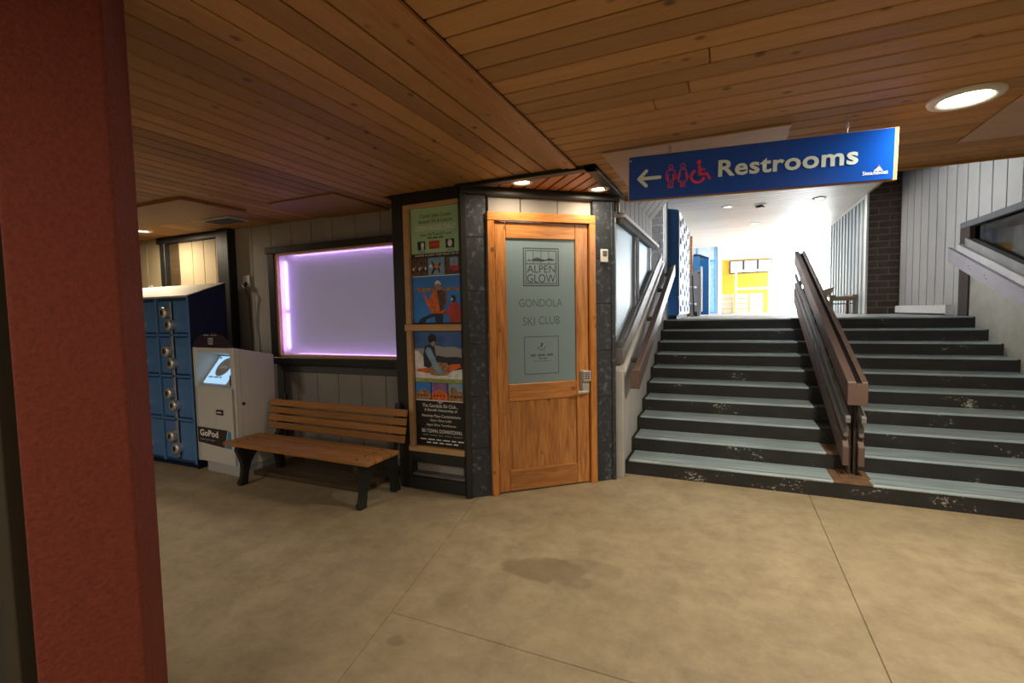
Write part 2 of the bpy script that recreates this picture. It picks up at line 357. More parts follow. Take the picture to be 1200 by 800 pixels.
# ------------------------------------------------------------------ floor
floor = struct(box('floor', (-10, 7), (-6, 4.95), (-0.20, -0.006), 'joint_fill'))
dia = lambda y: -1.862 + (3.221-y)*0.205
g = 0.002
def slab(pts): prism('floor_slab', pts, 'z', -0.10, 0.0, 'concrete', floor, 0.0025)
slab([(-10, -6), (dia(-6)-g, -6), (dia(4.9)-g, 4.9), (-10, 4.9)])
slab([(dia(1.94)+g, 1.94+g), (0.627-g, 1.94+g), (0.627-g, 4.9), (dia(4.9)+g, 4.9)])
slab([(dia(-6)+g, -6), (0.627-g, -6), (0.627-g, 1.94-g), (dia(1.94)+g, 1.94-g)])
slab([(0.627+g, -6), (7, -6), (7, 4.9), (0.627+g, 4.9)])
# ------------------------------------------------------------------ ceiling: tongue-and-groove boards
ceiling = struct(box('ceiling', (-10, 7), (-6, 4.65), (CEIL+0.018, CEIL+0.14), 'wall_dark'))
BW = 0.131
def boards_y(x_from, x_to, y0, y1):
    me = box_me((0.006, BW-0.006), (y0, y1), (0, 0.024), 0.005, 'ceiling_board'); x = x_to - BW
    while x > x_from - BW:
        o = link('ceiling_board', me, 'pine_y', ceiling); o.location = (x, 0, CEIL); x -= BW
nb = math.ceil((2.70-1.10)/BW)
boards_y(-1.10-nb*BW+0.001, -1.10, -5.9, BOX_Y)
boards_y(-9.9, -1.10-nb*BW, -5.9, WALL_Y)
joints = {6: None}
y = 4.65 - BW; row = 0
lens = {}
while y > -5.9:
    x0 = -0.998 if y + BW/2 < BOX_Y else -0.90
    cuts = []
    for jx, jy in ((-0.072, 2.256), (-0.171, 2.519), (-0.346, 2.644), (2.4, 2.0), (1.9, 1.2)):
        if y <= jy < y + BW: cuts = [jx]
    ends = [x0] + cuts + [6.9]
    for a, b in zip(ends, ends[1:]):
        key = (round(a, 3), round(b, 3))
        if key not in lens: lens[key] = box_me((a+0.0015, b-0.0015), (0.0065, BW-0.0065), (0, 0.024), 0.005, 'ceiling_board')
        o = link('ceiling_board', lens[key], 'pine_x', ceiling); o.location = (0, y, CEIL)
    y -= BW
box('ceiling_trim_strip', (-1.102, -1.05), (-5.9, 3.40), (CEIL-0.014, CEIL+0.002), 'pine_trim', ceiling, 0.003)
box('ceiling_trim_strip', (-1.05, -0.996), (-5.9, 3.40), (CEIL-0.020, CEIL+0.002), 'pine_trim', ceiling, 0.004)
box('ceiling_edge_board', (-0.90, 6.9), (4.63, 4.655), (CEIL-0.02, CEIL+0.16), 'pine_x', ceiling, 0.003)
box('plywood_patch', (-0.765, 0.33), (3.21, 4.52), (CEIL-0.012, CEIL), 'plywood_panel', ceiling, 0.002)
box('plywood_patch', (1.35, 2.6), (3.31, 4.08), (CEIL-0.012, CEIL), 'plywood_panel', ceiling, 0.002)
# dropped access panels and vent near the lockers
box('access_panel', (-5.9, -4.24), (2.63, 3.24), (CEIL-0.030, CEIL), 'pine_y', ceiling, 0.003)
box('access_panel', (-3.82, -3.03), (3.14, WALL_Y), (CEIL-0.018, CEIL), 'pine_y', ceiling, 0.003)
v_ = box('ceiling_vent', (-5.05, -4.62), (3.32, 3.56), (CEIL-0.022, CEIL), 'kiosk_grey', ceiling, 0.004)
for k in range(6): box('vent_slat', (-5.02, -4.65), (3.345+k*0.034, 3.365+k*0.034), (CEIL-0.028, CEIL-0.02), 'grey_trim', v_)
# triangular soffit above the door
DA = Vector((-1.968, 3.4535)); ANG = math.radians(40.876); DE = Vector((math.cos(ANG), math.sin(ANG))); DN = Vector((math.sin(ANG), -math.cos(ANG)))   # door wall: start, along, outward
soffit = struct(prism('ceiling_soffit', [(-1.95, 3.475), (-0.905, 3.475), (-0.905, 4.36)], 'z', CEIL+0.0, CEIL+0.012, 'black_flat'))
A_, B_, C_ = Vector((-1.93, 3.50)), Vector((-0.94, 3.50)), Vector((-0.94, 4.34))
hyp = (C_-A_); hl = hyp.length; hd = hyp.normalized(); hn = Vector((hd.y, -hd.x))
def depth_at(t):   # distance from hypotenuse to the two legs, along hn
    p = A_ + hd*t
    ds = []
    if hn.y < 0: ds.append((3.50-p.y)/hn.y)
    if hn.x > 0: ds.append((-0.94-p.x)/hn.x)
    return max(0.0, min(ds))
t = 0.03
while t < hl-0.05:
    t1 = min(t+0.084, hl-0.01); q = [(t, depth_at(t)), (t1, depth_at(t1))]
    tm = (A_.y-3.5)/1.0
    pts = [A_+hd*t, A_+hd*t1, A_+hd*t1+hn*q[1][1], A_+hd*t+hn*q[0][1]]
    if q[0][1] < 0.004: pts = pts[:3]
    if q[1][1] > 0.004 or q[0][1] > 0.004:
        prism('soffit_slat', [(p.x, p.y) for p in pts], 'z', CEIL-0.016, CEIL, 'soffit_wood', soffit)
    t += 0.106
def strip(name, p0, p1, w, z0, z1, mat, parent):   # board along p0-p1, width w to the right-hand side of the direction
    p0 = Vector(p0); p1 = Vector(p1); d = (p1-p0).normalized(); n = Vector((d.y, -d.x))*w
    return prism(name, [tuple(p0), tuple(p1), tuple(p1+n), tuple(p0+n)], 'z', z0, z1, mat, parent, 0.003)
strip('soffit_border', (-2.02, 3.42), (-0.86, 3.42), -0.085, CEIL-0.03, CEIL, 'black_paint', soffit)
strip('soffit_border', (-0.86, 3.42), (-0.86, 4.42), -0.085, CEIL-0.03, CEIL, 'black_paint', soffit)
# ------------------------------------------------------------------ back wall with the glowing window
wall_back = struct(box('wall_back', (-9.9, -1.9), (WALL_Y+0.02, WALL_Y+0.12), (0, CEIL+0.1), 'siding_dark'))
def siding(parent, xs, z0, z1, yf, mat, thick=0.02, gap=0.006):
    for a, b in zip(xs, xs[1:]):
        box('siding_board', (a+gap/2, b-gap/2), (yf, yf+thick), (z0, z1), mat, parent, 0.003)
edges = [-5.30] + [-5.00+0.309*k for k in range(9)]
wx = [-5.31, -5.0, -4.69, -4.375, -4.08, -3.78, -3.465, -3.15, -2.84, -2.53]
siding(wall_back, wx[:3], 0, CEIL, WALL_Y, 'siding_grey')
siding(wall_back, [-4.69, -4.375, -4.08, -3.78, -3.465, -3.15, -2.84, -2.53], 2.31, CEIL, WALL_Y, 'siding_grey')
siding(wall_back, [-4.69, -4.375, -4.08, -3.78, -3.465, -3.15, -2.84, -2.53], 0, 1.05, WALL_Y, 'siding_grey')
# left part of the wall: black framed opening with tan boards set back
siding(wall_back, [-9.8+0.31*k for k in range(11)], 0, CEIL, WALL_Y, 'siding_tan')
box('frame_header', (-6.70, -5.46), (WALL_Y-0.06, WALL_Y+0.02), (2.52, CEIL), 'black_paint', wall_back, 0.006)
box('frame_post', (-6.64, -6.54), (WALL_Y-0.06, WALL_Y+0.02), (0, 2.52), 'black_paint', wall_back, 0.006)
siding(wall_back, [-6.54, -6.34], 0, 2.52, WALL_Y, 'plinth_wood')
siding(wall_back, [-6.34, -6.08, -5.86, -5.64, -5.48], 0, 2.52, WALL_Y+0.0, 'siding_tan')
box('frame_post', (-5.48, -5.28), (WALL_Y-0.10, WALL_Y+0.02), (0, CEIL), 'black_paint', wall_back, 0.006)
# glowing window
w1 = group_struct('window_1', 'frosted window glowing lavender in a black frame above the bench', (0, 0, 0))
FY = 3.77
box('frame_head', (-4.68, -2.35), (FY, WALL_Y), (2.255, 2.325), 'black_paint', w1, 0.005)
box('frame_jamb', (-4.645, -4.545), (FY, WALL_Y), (1.04, 2.255), 'black_paint', w1, 0.005)
box('frame_jamb', (-2.45, -2.35), (FY, WALL_Y), (1.04, 2.255), 'black_paint', w1, 0.005)
box('window_sill', (-4.66, -2.35), (FY-0.015, WALL_Y), (1.04, 1.115), 'black_paint', w1, 0.005)
box('apron_board', (-4.66, -2.50), (WALL_Y-0.025, WALL_Y), (0.945, 1.04), 'grey_trim', w1, 0.003)
box('apron_board', (-4.66, -4.56), (WALL_Y-0.025, WALL_Y), (0.0, 0.945), 'grey_trim', w1, 0.003)
box('wood_bead', (-4.545, -4.515), (FY+0.01, WALL_Y), (1.115, 2.255), 'frame_wood', w1, 0.003)
box('wood_bead', (-4.545, -2.45), (FY+0.01, WALL_Y), (2.232, 2.255), 'frame_wood', w1, 0.003)
box('wood_bead', (-4.545, -2.45), (FY+0.01, WALL_Y), (1.115, 1.145), 'frame_wood', w1, 0.003)
box('pane', (-4.515, -2.45), (FY+0.05, FY+0.056), (1.145, 2.232), 'frost_purple', w1)
box('light_box_back', (-4.6, -2.4), (WALL_Y+0.004, WALL_Y+0.018), (1.05, 2.31), 'backlight', w1)
for (za, zb) in ((1.20, 1.60), (1.64, 2.17)):
    box('led_strip', (-4.485, -4.455), (FY+0.09, FY+0.10), (za, zb), 'led_purple', w1)
box('led_strip', (-4.35, -2.5), (FY+0.10, FY+0.108), (2.222, 2.23), 'led_purple', w1)
box('led_strip', (-4.35, -2.5), (FY+0.10, FY+0.108), (1.147, 1.153), 'led_purple', w1)
wall_back_cut = wall_back   # the backing stays behind the light box
# power socket with plug and cord
so = thing('wall_socket', 'white power socket on the grey boarded wall above the ticket kiosk', 'socket', (-5.105, WALL_Y, 1.915))
box('socket_plate', (-0.06, 0.06), (-0.02, 0), (0, 0.135), 'ivory', so, 0.005)
box('plug', (-0.045, 0.02), (-0.055, -0.02), (0.01, 0.055), 'cord', so, 0.006)
tube('power_cord', [(-0.02, -0.05, 0.02), (0.03, -0.06, -0.03), (0.06, -0.04, -0.12), (0.05, -0.03, -0.35), (0.075, -0.03, -0.6), (0.06, -0.03, -0.85), (0.10, -0.03, -1.3)], 0.007, 'cord', so, 8)
# ------------------------------------------------------------------ door wall (diagonal)
wd = group_struct('wall_door', None, (DA.x, DA.y, 0), ANG)      # local x along the wall, -y outward
wb = box('wall_panel', (-0.02, 0.20), (0.06, 0.16), (0, CEIL), 'siding_dark', wd)
box('wall_panel', (1.10, 1.36), (0.06, 0.16), (0, CEIL), 'siding_dark', wd)
box('wall_panel', (0.15, 1.2), (0.06, 0.16), (2.36, CEIL), 'siding_dark', wd)
for a, b in ((0.22, 0.50), (0.51, 0.84), (0.845, 1.16)):
    box('siding_board', (a, b), (0.035, 0.06), (2.38, 2.56), 'siding_grey', wd, 0.003)
for x0, x1, zs in ((0.015, 0.185, (0, 0.42, 0.86, 1.30, 1.74, 2.18, 2.56)), (1.165, 1.34, (0, 0.36, 0.78, 1.20, 1.62, 2.02, 2.56))):
    for za, zb in zip(zs, zs[1:]):
        box('concrete_block', (x0, x1), (-0.005, 0.06), (za+0.0015, zb-0.0015), 'block_black', wd, 0.002)
box('corner_post', (-0.03, 0.022), (-0.025, 0.06), (0, CEIL), 'black_paint', wd, 0.005)
box('corner_post', (1.335, 1.372), (-0.02, 0.06), (0, CEIL), 'block_black', wd, 0.005)
box('header_beam', (-0.03, 1.38), (-0.05, 0.06), (2.525, 2.585), 'black_paint', wd, 0.005)
# the door: local frame shifted to the casing's left foot
D0 = 0.193
door = group_struct('door_1', 'alder wood door with frosted pane reading Alpen Glow Gondola Ski Club', (DA.x+DE.x*D0, DA.y+DE.y*D0, 0), ANG)
box('casing', (0.0, 0.058), (-0.035, 0.03), (0, 2.315), 'casing_v', door, 0.004)
box('casing', (0.922, 0.980), (-0.035, 0.03), (0, 2.315), 'casing_v', door, 0.004)
box('casing', (0.0, 0.980), (-0.035, 0.03), (2.317, 2.39), 'casing_h', door, 0.004)
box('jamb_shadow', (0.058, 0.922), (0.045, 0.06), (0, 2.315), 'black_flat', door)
leaf = (0.066, 0.914)
box('stile', (0.066, 0.163), (-0.005, 0.04), (0.012, 2.3145), 'alder_v', door, 0.004)
box('stile', (0.797, 0.914), (-0.005, 0.04), (0.012, 2.3145), 'alder_v', door, 0.004)
box('rail', (0.165, 0.795), (-0.005, 0.04), (2.178, 2.3145), 'alder_h', door, 0.004)
box('rail', (0.165, 0.795), (-0.005, 0.04), (0.795, 0.942), 'alder_h', door, 0.004)
box('rail', (0.165, 0.795), (-0.005, 0.04), (0.012, 0.195), 'alder_h', door, 0.004)
box('panel', (0.165, 0.795), (0.012, 0.03), (0.195, 0.795), 'alder_v', door)
pane = box('pane', (0.165, 0.795), (0.010, 0.018), (0.942, 2.178), 'frost_door', door)
for hz in (0.28, 1.17, 2.02): tube('hinge', [(0.062, -0.008, hz), (0.062, -0.008, hz+0.10)], 0.008, 'black_flat', door, 8)
# etched logo on the pane (sub-parts of the pane)
py_ = 0.0092
def frame_flat(name, x0, x1, z0, z1, t, mat, parent, y):
    for r in (rect(x0, x1, z0, z0+t), rect(x0, x1, z1-t, z1), rect(x0, x0+t, z0+t, z1-t), rect(x1-t, x1, z0+t, z1-t)):
        flat(name, r, mat, parent, y)
frame_flat('logo_frame', 0.318, 0.645, 1.778, 2.103, 0.008, 'etch', pane, py_)
frame_flat('logo_frame', 0.338, 0.625, 1.798, 2.083, 0.006, 'etch', pane, py_)
flat('logo_bar', rect(0.338, 0.625, 1.966, 1.972), 'etch', pane, py_)
for k in (1, 2, 3): flat('logo_bar', rect(0.338+0.0718*k-0.002, 0.338+0.0718*k+0.002, 1.966, 2.08), 'etch', pane, py_)
flat('logo_mountain', [(0.35, 1.992), (0.372, 2.006), (0.392, 1.998), (0.414, 2.014), (0.45, 2.022), (0.48, 2.012), (0.52, 2.004), (0.56, 2.018), (0.585, 2.010), (0.612, 2.004), (0.585, 1.995), (0.54, 1.998), (0.49, 1.988), (0.43, 1.990), (0.39, 1.994)], 'etch', pane, py_)
lettering('logo_lettering', 'ALPEN', 0.352, 0.612, 1.893, 1.957, 'etch', pane, py_, -0.004)
lettering('logo_lettering', 'GLOW', 0.352, 0.612, 1.808, 1.880, 'etch', pane, py_, -0.004)
lettering('lettering', 'GONDOLA', 0.275, 0.672, 1.600, 1.668, 'etch_soft', pane, py_, -0.004)
lettering('lettering', 'SKI', 0.308, 0.415, 1.440, 1.512, 'etch_soft', pane, py_, -0.008)
lettering('lettering', 'CLUB', 0.452, 0.648, 1.448, 1.518, 'etch_soft', pane, py_, -0.004)
frame_flat('notice_frame', 0.314, 0.634, 1.015, 1.345, 0.007, 'etch_soft', pane, py_)
flat('notice_mark', [(0.462, 1.248), (0.474, 1.290), (0.488, 1.286), (0.476, 1.252)], 'etch', pane, py_)
ring_flat('notice_mark', 0.474, 1.262, 0.034, 0.040, math.pi*1.05, math.pi*1.95, 'etch_soft', pane, py_)
blurred_line('notice_print', 0.372, 0.580, 1.172, 1.190, 'etch_soft', pane, py_, 3)
blurred_line('notice_print', 0.448, 0.520, 1.146, 1.156, 'etch_soft', pane, py_, 2)
flat('notice_mark', rect(0.40, 0.56, 1.126, 1.130), 'etch_soft', pane, py_)
# keypad lock with lever
lk = box('lock', (0.828, 0.905), (-0.022, -0.005), (0.815, 1.03), 'steel_dull', door, 0.005)
bm = bmesh.new(); add_box(bm, (0.838, 0.915), (-0.062, -0.022), (0.93, 1.028), 0.008); bmesh.ops.recalc_face_normals(bm, faces=bm.faces); link('keypad', bm_done(bm, 'keypad'), 'steel', lk)
for i in range(2):
    for j in range(4): box('key', (0.852+0.024*i, 0.868+0.024*i), (-0.066, -0.062), (0.955+0.018*j, 0.965+0.018*j), 'grey_trim', lk)
box('turn_plate', (0.838, 0.905), (-0.040, -0.022), (0.825, 0.918), 'steel', lk, 0.006)
box('lever', (0.785, 0.885), (-0.062, -0.044), (0.825, 0.852), 'steel', lk, 0.006)
# small thermostat on the right pillar
th = thing('doorbell_box', 'small white doorbell box on the black pillar right of the wood door', 'doorbell', (DA.x+DE.x*(D0+1.07), DA.y+DE.y*(D0+1.07), 1.985), ANG)
box('case', (-0.036, 0.036), (-0.032, -0.006), (0, 0.115), 'white_trim', th, 0.006)
box('badge', (-0.02, 0.02), (-0.035, -0.031), (0.055, 0.10), 'kiosk_dark', th, 0.004)
# ------------------------------------------------------------------ notice board with two posters
nb_ = thing('notice_board', 'tall black timber notice board holding two framed ski posters between bench and door', 'notice board', (-2.30, BOX_Y, 0))
ox = 2.30
def NX(x): return x + ox
box('post', (NX(-2.70), NX(-2.575)), (0, 0.12), (0, CEIL), 'black_paint', nb_, 0.006)
box('post', (NX(-2.015), NX(-1.945)), (0, 0.12), (0, CEIL), 'black_paint', nb_, 0.006)
box('header', (NX(-2.575), NX(-2.015)), (0, 0.12), (2.50, CEIL), 'black_paint', nb_, 0.006)
box('rail', (NX(-2.575), NX(-2.015)), (0, 0.12), (0.245, 0.345), 'black_paint', nb_, 0.006)
box('rail', (NX(-2.575), NX(-2.015)), (0, 0.12), (0.0, 0.115), 'black_paint', nb_, 0.006)
box('ledge', (NX(-2.575), NX(-2.015)), (0.02, 0.12), (0.115, 0.14), 'rail_grey', nb_, 0.004)
box('backing', (NX(-2.575), NX(-2.015)), (0.10, 0.12), (0.11, 2.5), 'siding_grey', nb_)
box('side_panel', (NX(-2.70), NX(-2.66)), (0.12, 0.40), (0, CEIL), 'black_flat', nb_)
for z0, z1 in ((1.395, 1.47),): box('wood_rail', (NX(-2.585), NX(-2.012)), (-0.018, 0.06), (1.412, 1.468), 'frame_wood', nb_, 0.003)
box('wood_rail', (NX(-2.575), NX(-2.015)), (-0.008, 0.06), (2.465, 2.50), 'frame_wood', nb_, 0.003)
box('wood_rail', (NX(-2.585), NX(-2.015)), (-0.012, 0.06), (0.345, 0.395), 'frame_wood', nb_, 0.003)
box('wood_stile', (NX(-2.575), NX(-2.527)), (-0.008, 0.06), (0.395, 1.412), 'frame_wood', nb_, 0.003)
box('wood_stile', (NX(-2.575), NX(-2.522)), (-0.008, 0.06), (1.468, 2.465), 'frame_wood', nb_, 0.003)
# posters: flat prints pinned inside the frames
P1 = box('poster', (NX(-2.522), NX(-2.015)), (0.03, 0.036), (1.468, 2.465), 'print_black', nb_)
yq = 0.0292
def U(x): return NX(-2.518 + x*0.500)       # x 0..1 across
flat('green_panel', rect(U(0), U(1), 2.078, 2.463), 'print_green', P1, yq)
y2 = yq-0.0008
lettering('lettering', 'Condo Sales Center', U(0.20), U(0.82), 2.378, 2.412, 'print_dark_green', P1, y2, 0.004)
lettering('lettering', 'located 7th & Lincoln', U(0.17), U(0.84), 2.332, 2.366, 'print_dark_green', P1, y2, 0.004)
lettering('lettering', 'OPEN HOUSE DAILY', U(0.10), U(0.91), 2.270, 2.313, 'print_white', P1, y2, 0.012)
lettering('lettering', 'www.SkiTownLP.com', U(0.18), U(0.82), 2.222, 2.250, 'print_dark_green', P1, y2)
blurred_line('print_line', U(0.34), U(0.66), 2.200, 2.211, 'print_dark_green', P1, y2, 3)
flat('portrait', rect(U(0.13), U(0.29), 2.108, 2.182), 'print_black', P1, y2); flat('portrait_face', disc(U(0.235), 2.150, 0.016, 0.024), 'print_snow', P1, y2-0.0008); flat('portrait_neck', rect(U(0.21), U(0.26), 2.110, 2.128), 'print_snow', P1, y2-0.0008)
flat('badge', rect(U(0.37), U(0.58), 2.112, 2.180), 'print_red', P1, y2); blurred_line('badge_print', U(0.40), U(0.55), 2.142, 2.150, 'print_orange', P1, y2-0.0008, 2)
flat('portrait', rect(U(0.70), U(0.87), 2.110, 2.184), 'print_black', P1, y2); flat('portrait_face', disc(U(0.785), 2.150, 0.022, 0.030), 'print_snow', P1, y2-0.0008)
for a in (0.13, 0.71):
    flat('caption_line', rect(U(a+0.02), U(a+0.14), 2.096, 2.099), 'print_dark_green', P1, y2); flat('caption_line', rect(U(a), U(a+0.16), 2.088, 2.091), 'print_dark_green', P1, y2)
lettering('lettering', 'SKIING IS JUST THE HALF OF IT', U(0.07), U(0.95), 2.049, 2.070, 'print_white', P1, y2, 0.01)
flat('small_photo', rect(U(0.0), U(0.325), 1.890, 2.038), 'print_brown', P1, yq)
for k in range(7): flat('photo_figure', disc(U(0.03+0.042*k), 1.948+0.012*math.sin(k*2.1), 0.010, 0.014, 8), ('print_snow', 'print_stone', 'print_black')[k % 3], P1, y2)
flat('small_photo', rect(U(0.335), U(0.665), 1.890, 2.038), 'print_paleblue', P1, yq)
flat('photo_figure', [(U(0.39), 1.895), (U(0.42), 1.93), (U(0.45), 1.955), (U(0.40), 2.01), (U(0.42), 2.012), (U(0.48), 1.97), (U(0.53), 1.975), (U(0.59), 2.0), (U(0.60), 1.99), (U(0.56), 1.95), (U(0.58), 1.91), (U(0.56), 1.90), (U(0.52), 1.94), (U(0.47), 1.93), (U(0.43), 1.895)], 'print_navy', P1, y2)
flat('photo_jacket', disc(U(0.51), 1.962, 0.024, 0.020, 10), 'print_orange', P1, y2-0.0006); flat('photo_snow', disc(U(0.39), 1.966, 0.014, 0.016, 8), 'print_snow', P1, y2-0.0006)
flat('small_photo', rect(U(0.675), U(1.0), 1.890, 2.038), 'print_brown', P1, yq)
flat('photo_window', rect(U(0.77), U(0.93), 1.958, 2.03), 'print_paleblue', P1, y2); flat('photo_figure', disc(U(0.86), 1.94, 0.05, 0.024, 12), 'print_red', P1, y2-0.0004); flat('photo_figure', disc(U(0.855), 1.985, 0.012, 0.016, 10), 'print_stone', P1, y2-0.0006)
flat('photo_border', rect(U(0), U(1), 1.880, 1.887), 'print_white', P1, yq)
flat('ski_photo', rect(U(0.0), U(1.0), 1.482, 1.880), 'print_sky', P1, yq)
y3 = y2-0.0006
flat('figure_trousers', [(U(0.10), 1.482), (U(0.16), 1.520), (U(0.33), 1.552), (U(0.45), 1.566), (U(0.62), 1.566), (U(0.60), 1.482), (U(0.46), 1.482), (U(0.44), 1.535), (U(0.28), 1.512), (U(0.24), 1.482)], 'print_navy', P1, y2)
flat('figure_jacket', [(U(0.21), 1.730), (U(0.26), 1.728), (U(0.33), 1.665), (U(0.40), 1.740), (U(0.47), 1.760), (U(0.60), 1.762), (U(0.68), 1.735), (U(0.70), 1.68), (U(0.64), 1.60), (U(0.61), 1.560), (U(0.37), 1.560), (U(0.36), 1.60), (U(0.30), 1.625)], 'print_orange', P1, y3)
flat('figure_pack', [(U(0.50), 1.755), (U(0.61), 1.765), (U(0.68), 1.735), (U(0.69), 1.67), (U(0.64), 1.60), (U(0.55), 1.57), (U(0.53), 1.66)], 'print_brown', P1, y3-0.0004)
flat('figure_skis', [(U(0.05), 1.758), (U(0.10), 1.748), (U(0.62), 1.758), (U(0.96), 1.752), (U(0.96), 1.775), (U(0.62), 1.782), (U(0.10), 1.782)], 'print_stone', P1, y3-0.0006)
flat('figure_head', disc(U(0.52), 1.797, 0.026, 0.034), 'print_skin', P1, y3-0.0008)
flat('figure_helmet', [(U(0.46), 1.80), (U(0.465), 1.825), (U(0.50), 1.842), (U(0.55), 1.838), (U(0.585), 1.815), (U(0.585), 1.80), (U(0.55), 1.815), (U(0.50), 1.812)], 'print_snow', P1, y3-0.001)
flat('second_jacket', [(U(0.62), 1.585), (U(0.70), 1.575), (U(0.74), 1.63), (U(0.80), 1.655), (U(0.90), 1.650), (U(0.97), 1.59), (U(0.99), 1.482), (U(0.74), 1.482), (U(0.74), 1.545), (U(0.64), 1.548)], 'print_red', P1, y3-0.0008)
flat('second_head', disc(U(0.825), 1.682, 0.024, 0.032), 'print_navy', P1, y3-0.001); flat('second_goggles', disc(U(0.795), 1.678, 0.012, 0.013, 8), 'print_snow', P1, y3-0.0012)
P2 = box('poster', (NX(-2.527), NX(-2.015)), (0.03, 0.036), (0.395, 1.412), 'print_black', nb_)
flat('sky', rect(U(0), U(1), 1.14, 1.405), 'print_night_sky', P2, yq)
flat('cloud_bank', [(U(0), 1.14), (U(1), 1.14), (U(1), 1.25), (U(0.8), 1.275), (U(0.6), 1.27), (U(0.45), 1.285), (U(0.2), 1.26), (U(0), 1.255)], 'print_grey', P2, y2+0.0004)
flat('far_ridge', [(U(0.4), 1.13), (U(1), 1.13), (U(1), 1.178), (U(0.85), 1.19), (U(0.65), 1.185), (U(0.45), 1.20)], 'print_navy', P2, y2)
flat('snow_bank', [(U(0), 0.995), (U(1), 0.995), (U(1), 1.09), (U(0.85), 1.075), (U(0.7), 1.06), (U(0.45), 1.05), (U(0.3), 1.09), (U(0.2), 1.17), (U(0.08), 1.235), (U(0), 1.235)], 'print_snow', P2, y2-0.0003)
flat('snowboard', [(U(0.02), 1.055), (U(0.06), 1.078), (U(0.28), 1.088), (U(0.60), 1.085), (U(0.74), 1.125), (U(0.92), 1.130), (U(0.94), 1.10), (U(0.80), 1.075), (U(0.70), 1.045), (U(0.45), 1.038), (U(0.22), 1.042), (U(0.14), 1.05)], 'print_orange', P2, y3)
flat('rider_legs', [(U(0.28), 1.06), (U(0.34), 1.11), (U(0.48), 1.14), (U(0.66), 1.135), (U(0.72), 1.09), (U(0.68), 1.03), (U(0.50), 1.02), (U(0.32), 1.028)], 'print_stone', P2, y3-0.0003)
flat('rider_vest', [(U(0.19), 1.10), (U(0.18), 1.20), (U(0.22), 1.275), (U(0.32), 1.295), (U(0.42), 1.275), (U(0.44), 1.20), (U(0.40), 1.13), (U(0.28), 1.085)], 'print_navy', P2, y3-0.0006)
flat('rider_sleeve', [(U(0.22), 1.235), (U(0.27), 1.27), (U(0.34), 1.262), (U(0.40), 1.20), (U(0.50), 1.10), (U(0.58), 1.055), (U(0.56), 1.03), (U(0.48), 1.038), (U(0.38), 1.10), (U(0.28), 1.18)], 'print_paleblue', P2, y3-0.0009)
flat('rider_face', disc(U(0.385), 1.305, 0.022, 0.028), 'print_skin', P2, y3-0.0009); flat('rider_helmet', [(U(0.29), 1.32), (U(0.30), 1.36), (U(0.36), 1.385), (U(0.43), 1.378), (U(0.46), 1.345), (U(0.455), 1.318), (U(0.40), 1.322), (U(0.34), 1.305)], 'print_black', P2, y3-0.0012)
flat('lime_band', rect(U(0), U(1), 0.962, 0.997), 'print_lime', P2, y3)
lettering('lettering', 'YOU CAN HAVE IT ALL', U(0.18), U(0.82), 0.970, 0.987, 'print_dark_green', P2, y3-0.0006)
for a, b, sky, bld in ((0.0, 0.315, 'print_sky', 'print_stone'), (0.335, 0.655, 'print_purple', 'print_orange'), (0.675, 1.0, 'print_paleblue', 'print_stone')):
    flat('small_photo', rect(U(a), U(b), 0.808, 0.958), sky, P2, yq); w = b-a
    flat('photo_building', [(U(a), 0.808), (U(b), 0.808), (U(b), 0.86), (U(a+0.85*w), 0.885), (U(a+0.6*w), 0.895), (U(a+0.45*w), 0.925 if a > 0.6 else 0.905), (U(a+0.2*w), 0.93 if a > 0.6 else 0.88), (U(a), 0.87)], bld, P2, y2)
    for k in range(4): flat('photo_window', rect(U(a+w*(0.12+0.2*k)), U(a+w*(0.22+0.2*k)), 0.835, 0.855), 'print_brown', P2, y2-0.0004)
flat('photo_border', rect(U(0), U(1), 0.798, 0.806), 'print_white', P2, yq)
for s, a, b, z0, z1, bd in (('The Gondola Ski Club...', 0.13, 0.86, 0.742, 0.772, 0.006), ('A Benefit Ownership of', 0.17, 0.84, 0.700, 0.730, 0.006), ('American Place Condominiums', 0.11, 0.90, 0.655, 0.680, 0.004),
                            ('Alpen Glow Lofts', 0.28, 0.72, 0.612, 0.638, 0.004), ('Alpen Glow Townhomes', 0.20, 0.81, 0.572, 0.597, 0.004), ('SKI TOWN. DOWNTOWN.', 0.10, 0.93, 0.515, 0.548, 0.006)):
    lettering('lettering', s, U(a), U(b), z0, z1, 'print_white', P2, y2, bd)
blurred_line('print_line', U(0.12), U(0.92), 0.491, 0.497, 'print_grey', P2, y2, 5)
blurred_line('print_line', U(0.07), U(0.96), 0.450, 0.460, 'print_white', P2, y2, 6)
blurred_line('print_line', U(0.20), U(0.84), 0.422, 0.432, 'print_white', P2, y2, 5)
flat('emblem', [(U(0.42), 0.800), (U(0.50), 0.772), (U(0.58), 0.800)], 'print_grey', P2, y2)
# ------------------------------------------------------------------ recessed downlights
def downlight(label, loc, r, watts, lens, ring='ring_white', group=None, color=(1, 0.83, 0.60), lens_r=0.62):
    t_ = thing('recessed_downlight', label, 'ceiling light', loc, 0, group)
    link('trim_ring', lathe_me([(lens_r*r, -0.002), (lens_r*r*1.04, -0.012), (r*0.8, -0.020), (r*0.97, -0.014), (r, -0.004), (r, 0.0)], 36, 'trim_ring'), ring, t_)
    link('lens', lathe_me([(0, -0.008), (lens_r*r, -0.006), (lens_r*r, -0.002)], 32, 'lens'), lens, t_)
    area_lamp('bulb', t_, (0, 0, -0.03), lens_r*r*1.6, watts, color)
    return t_
downlight('large round downlight in the plank ceiling right of the restrooms sign', (1.10, 3.235, CEIL), 0.155, LAMP_W['big'], 'lens_white', color=(1.0, 0.88, 0.68), lens_r=0.66)
downlight('small downlight in the slatted soffit nearest the notice board', (-1.475, 3.535, CEIL-0.016), 0.092, LAMP_W['soffit'], 'lens_warm')
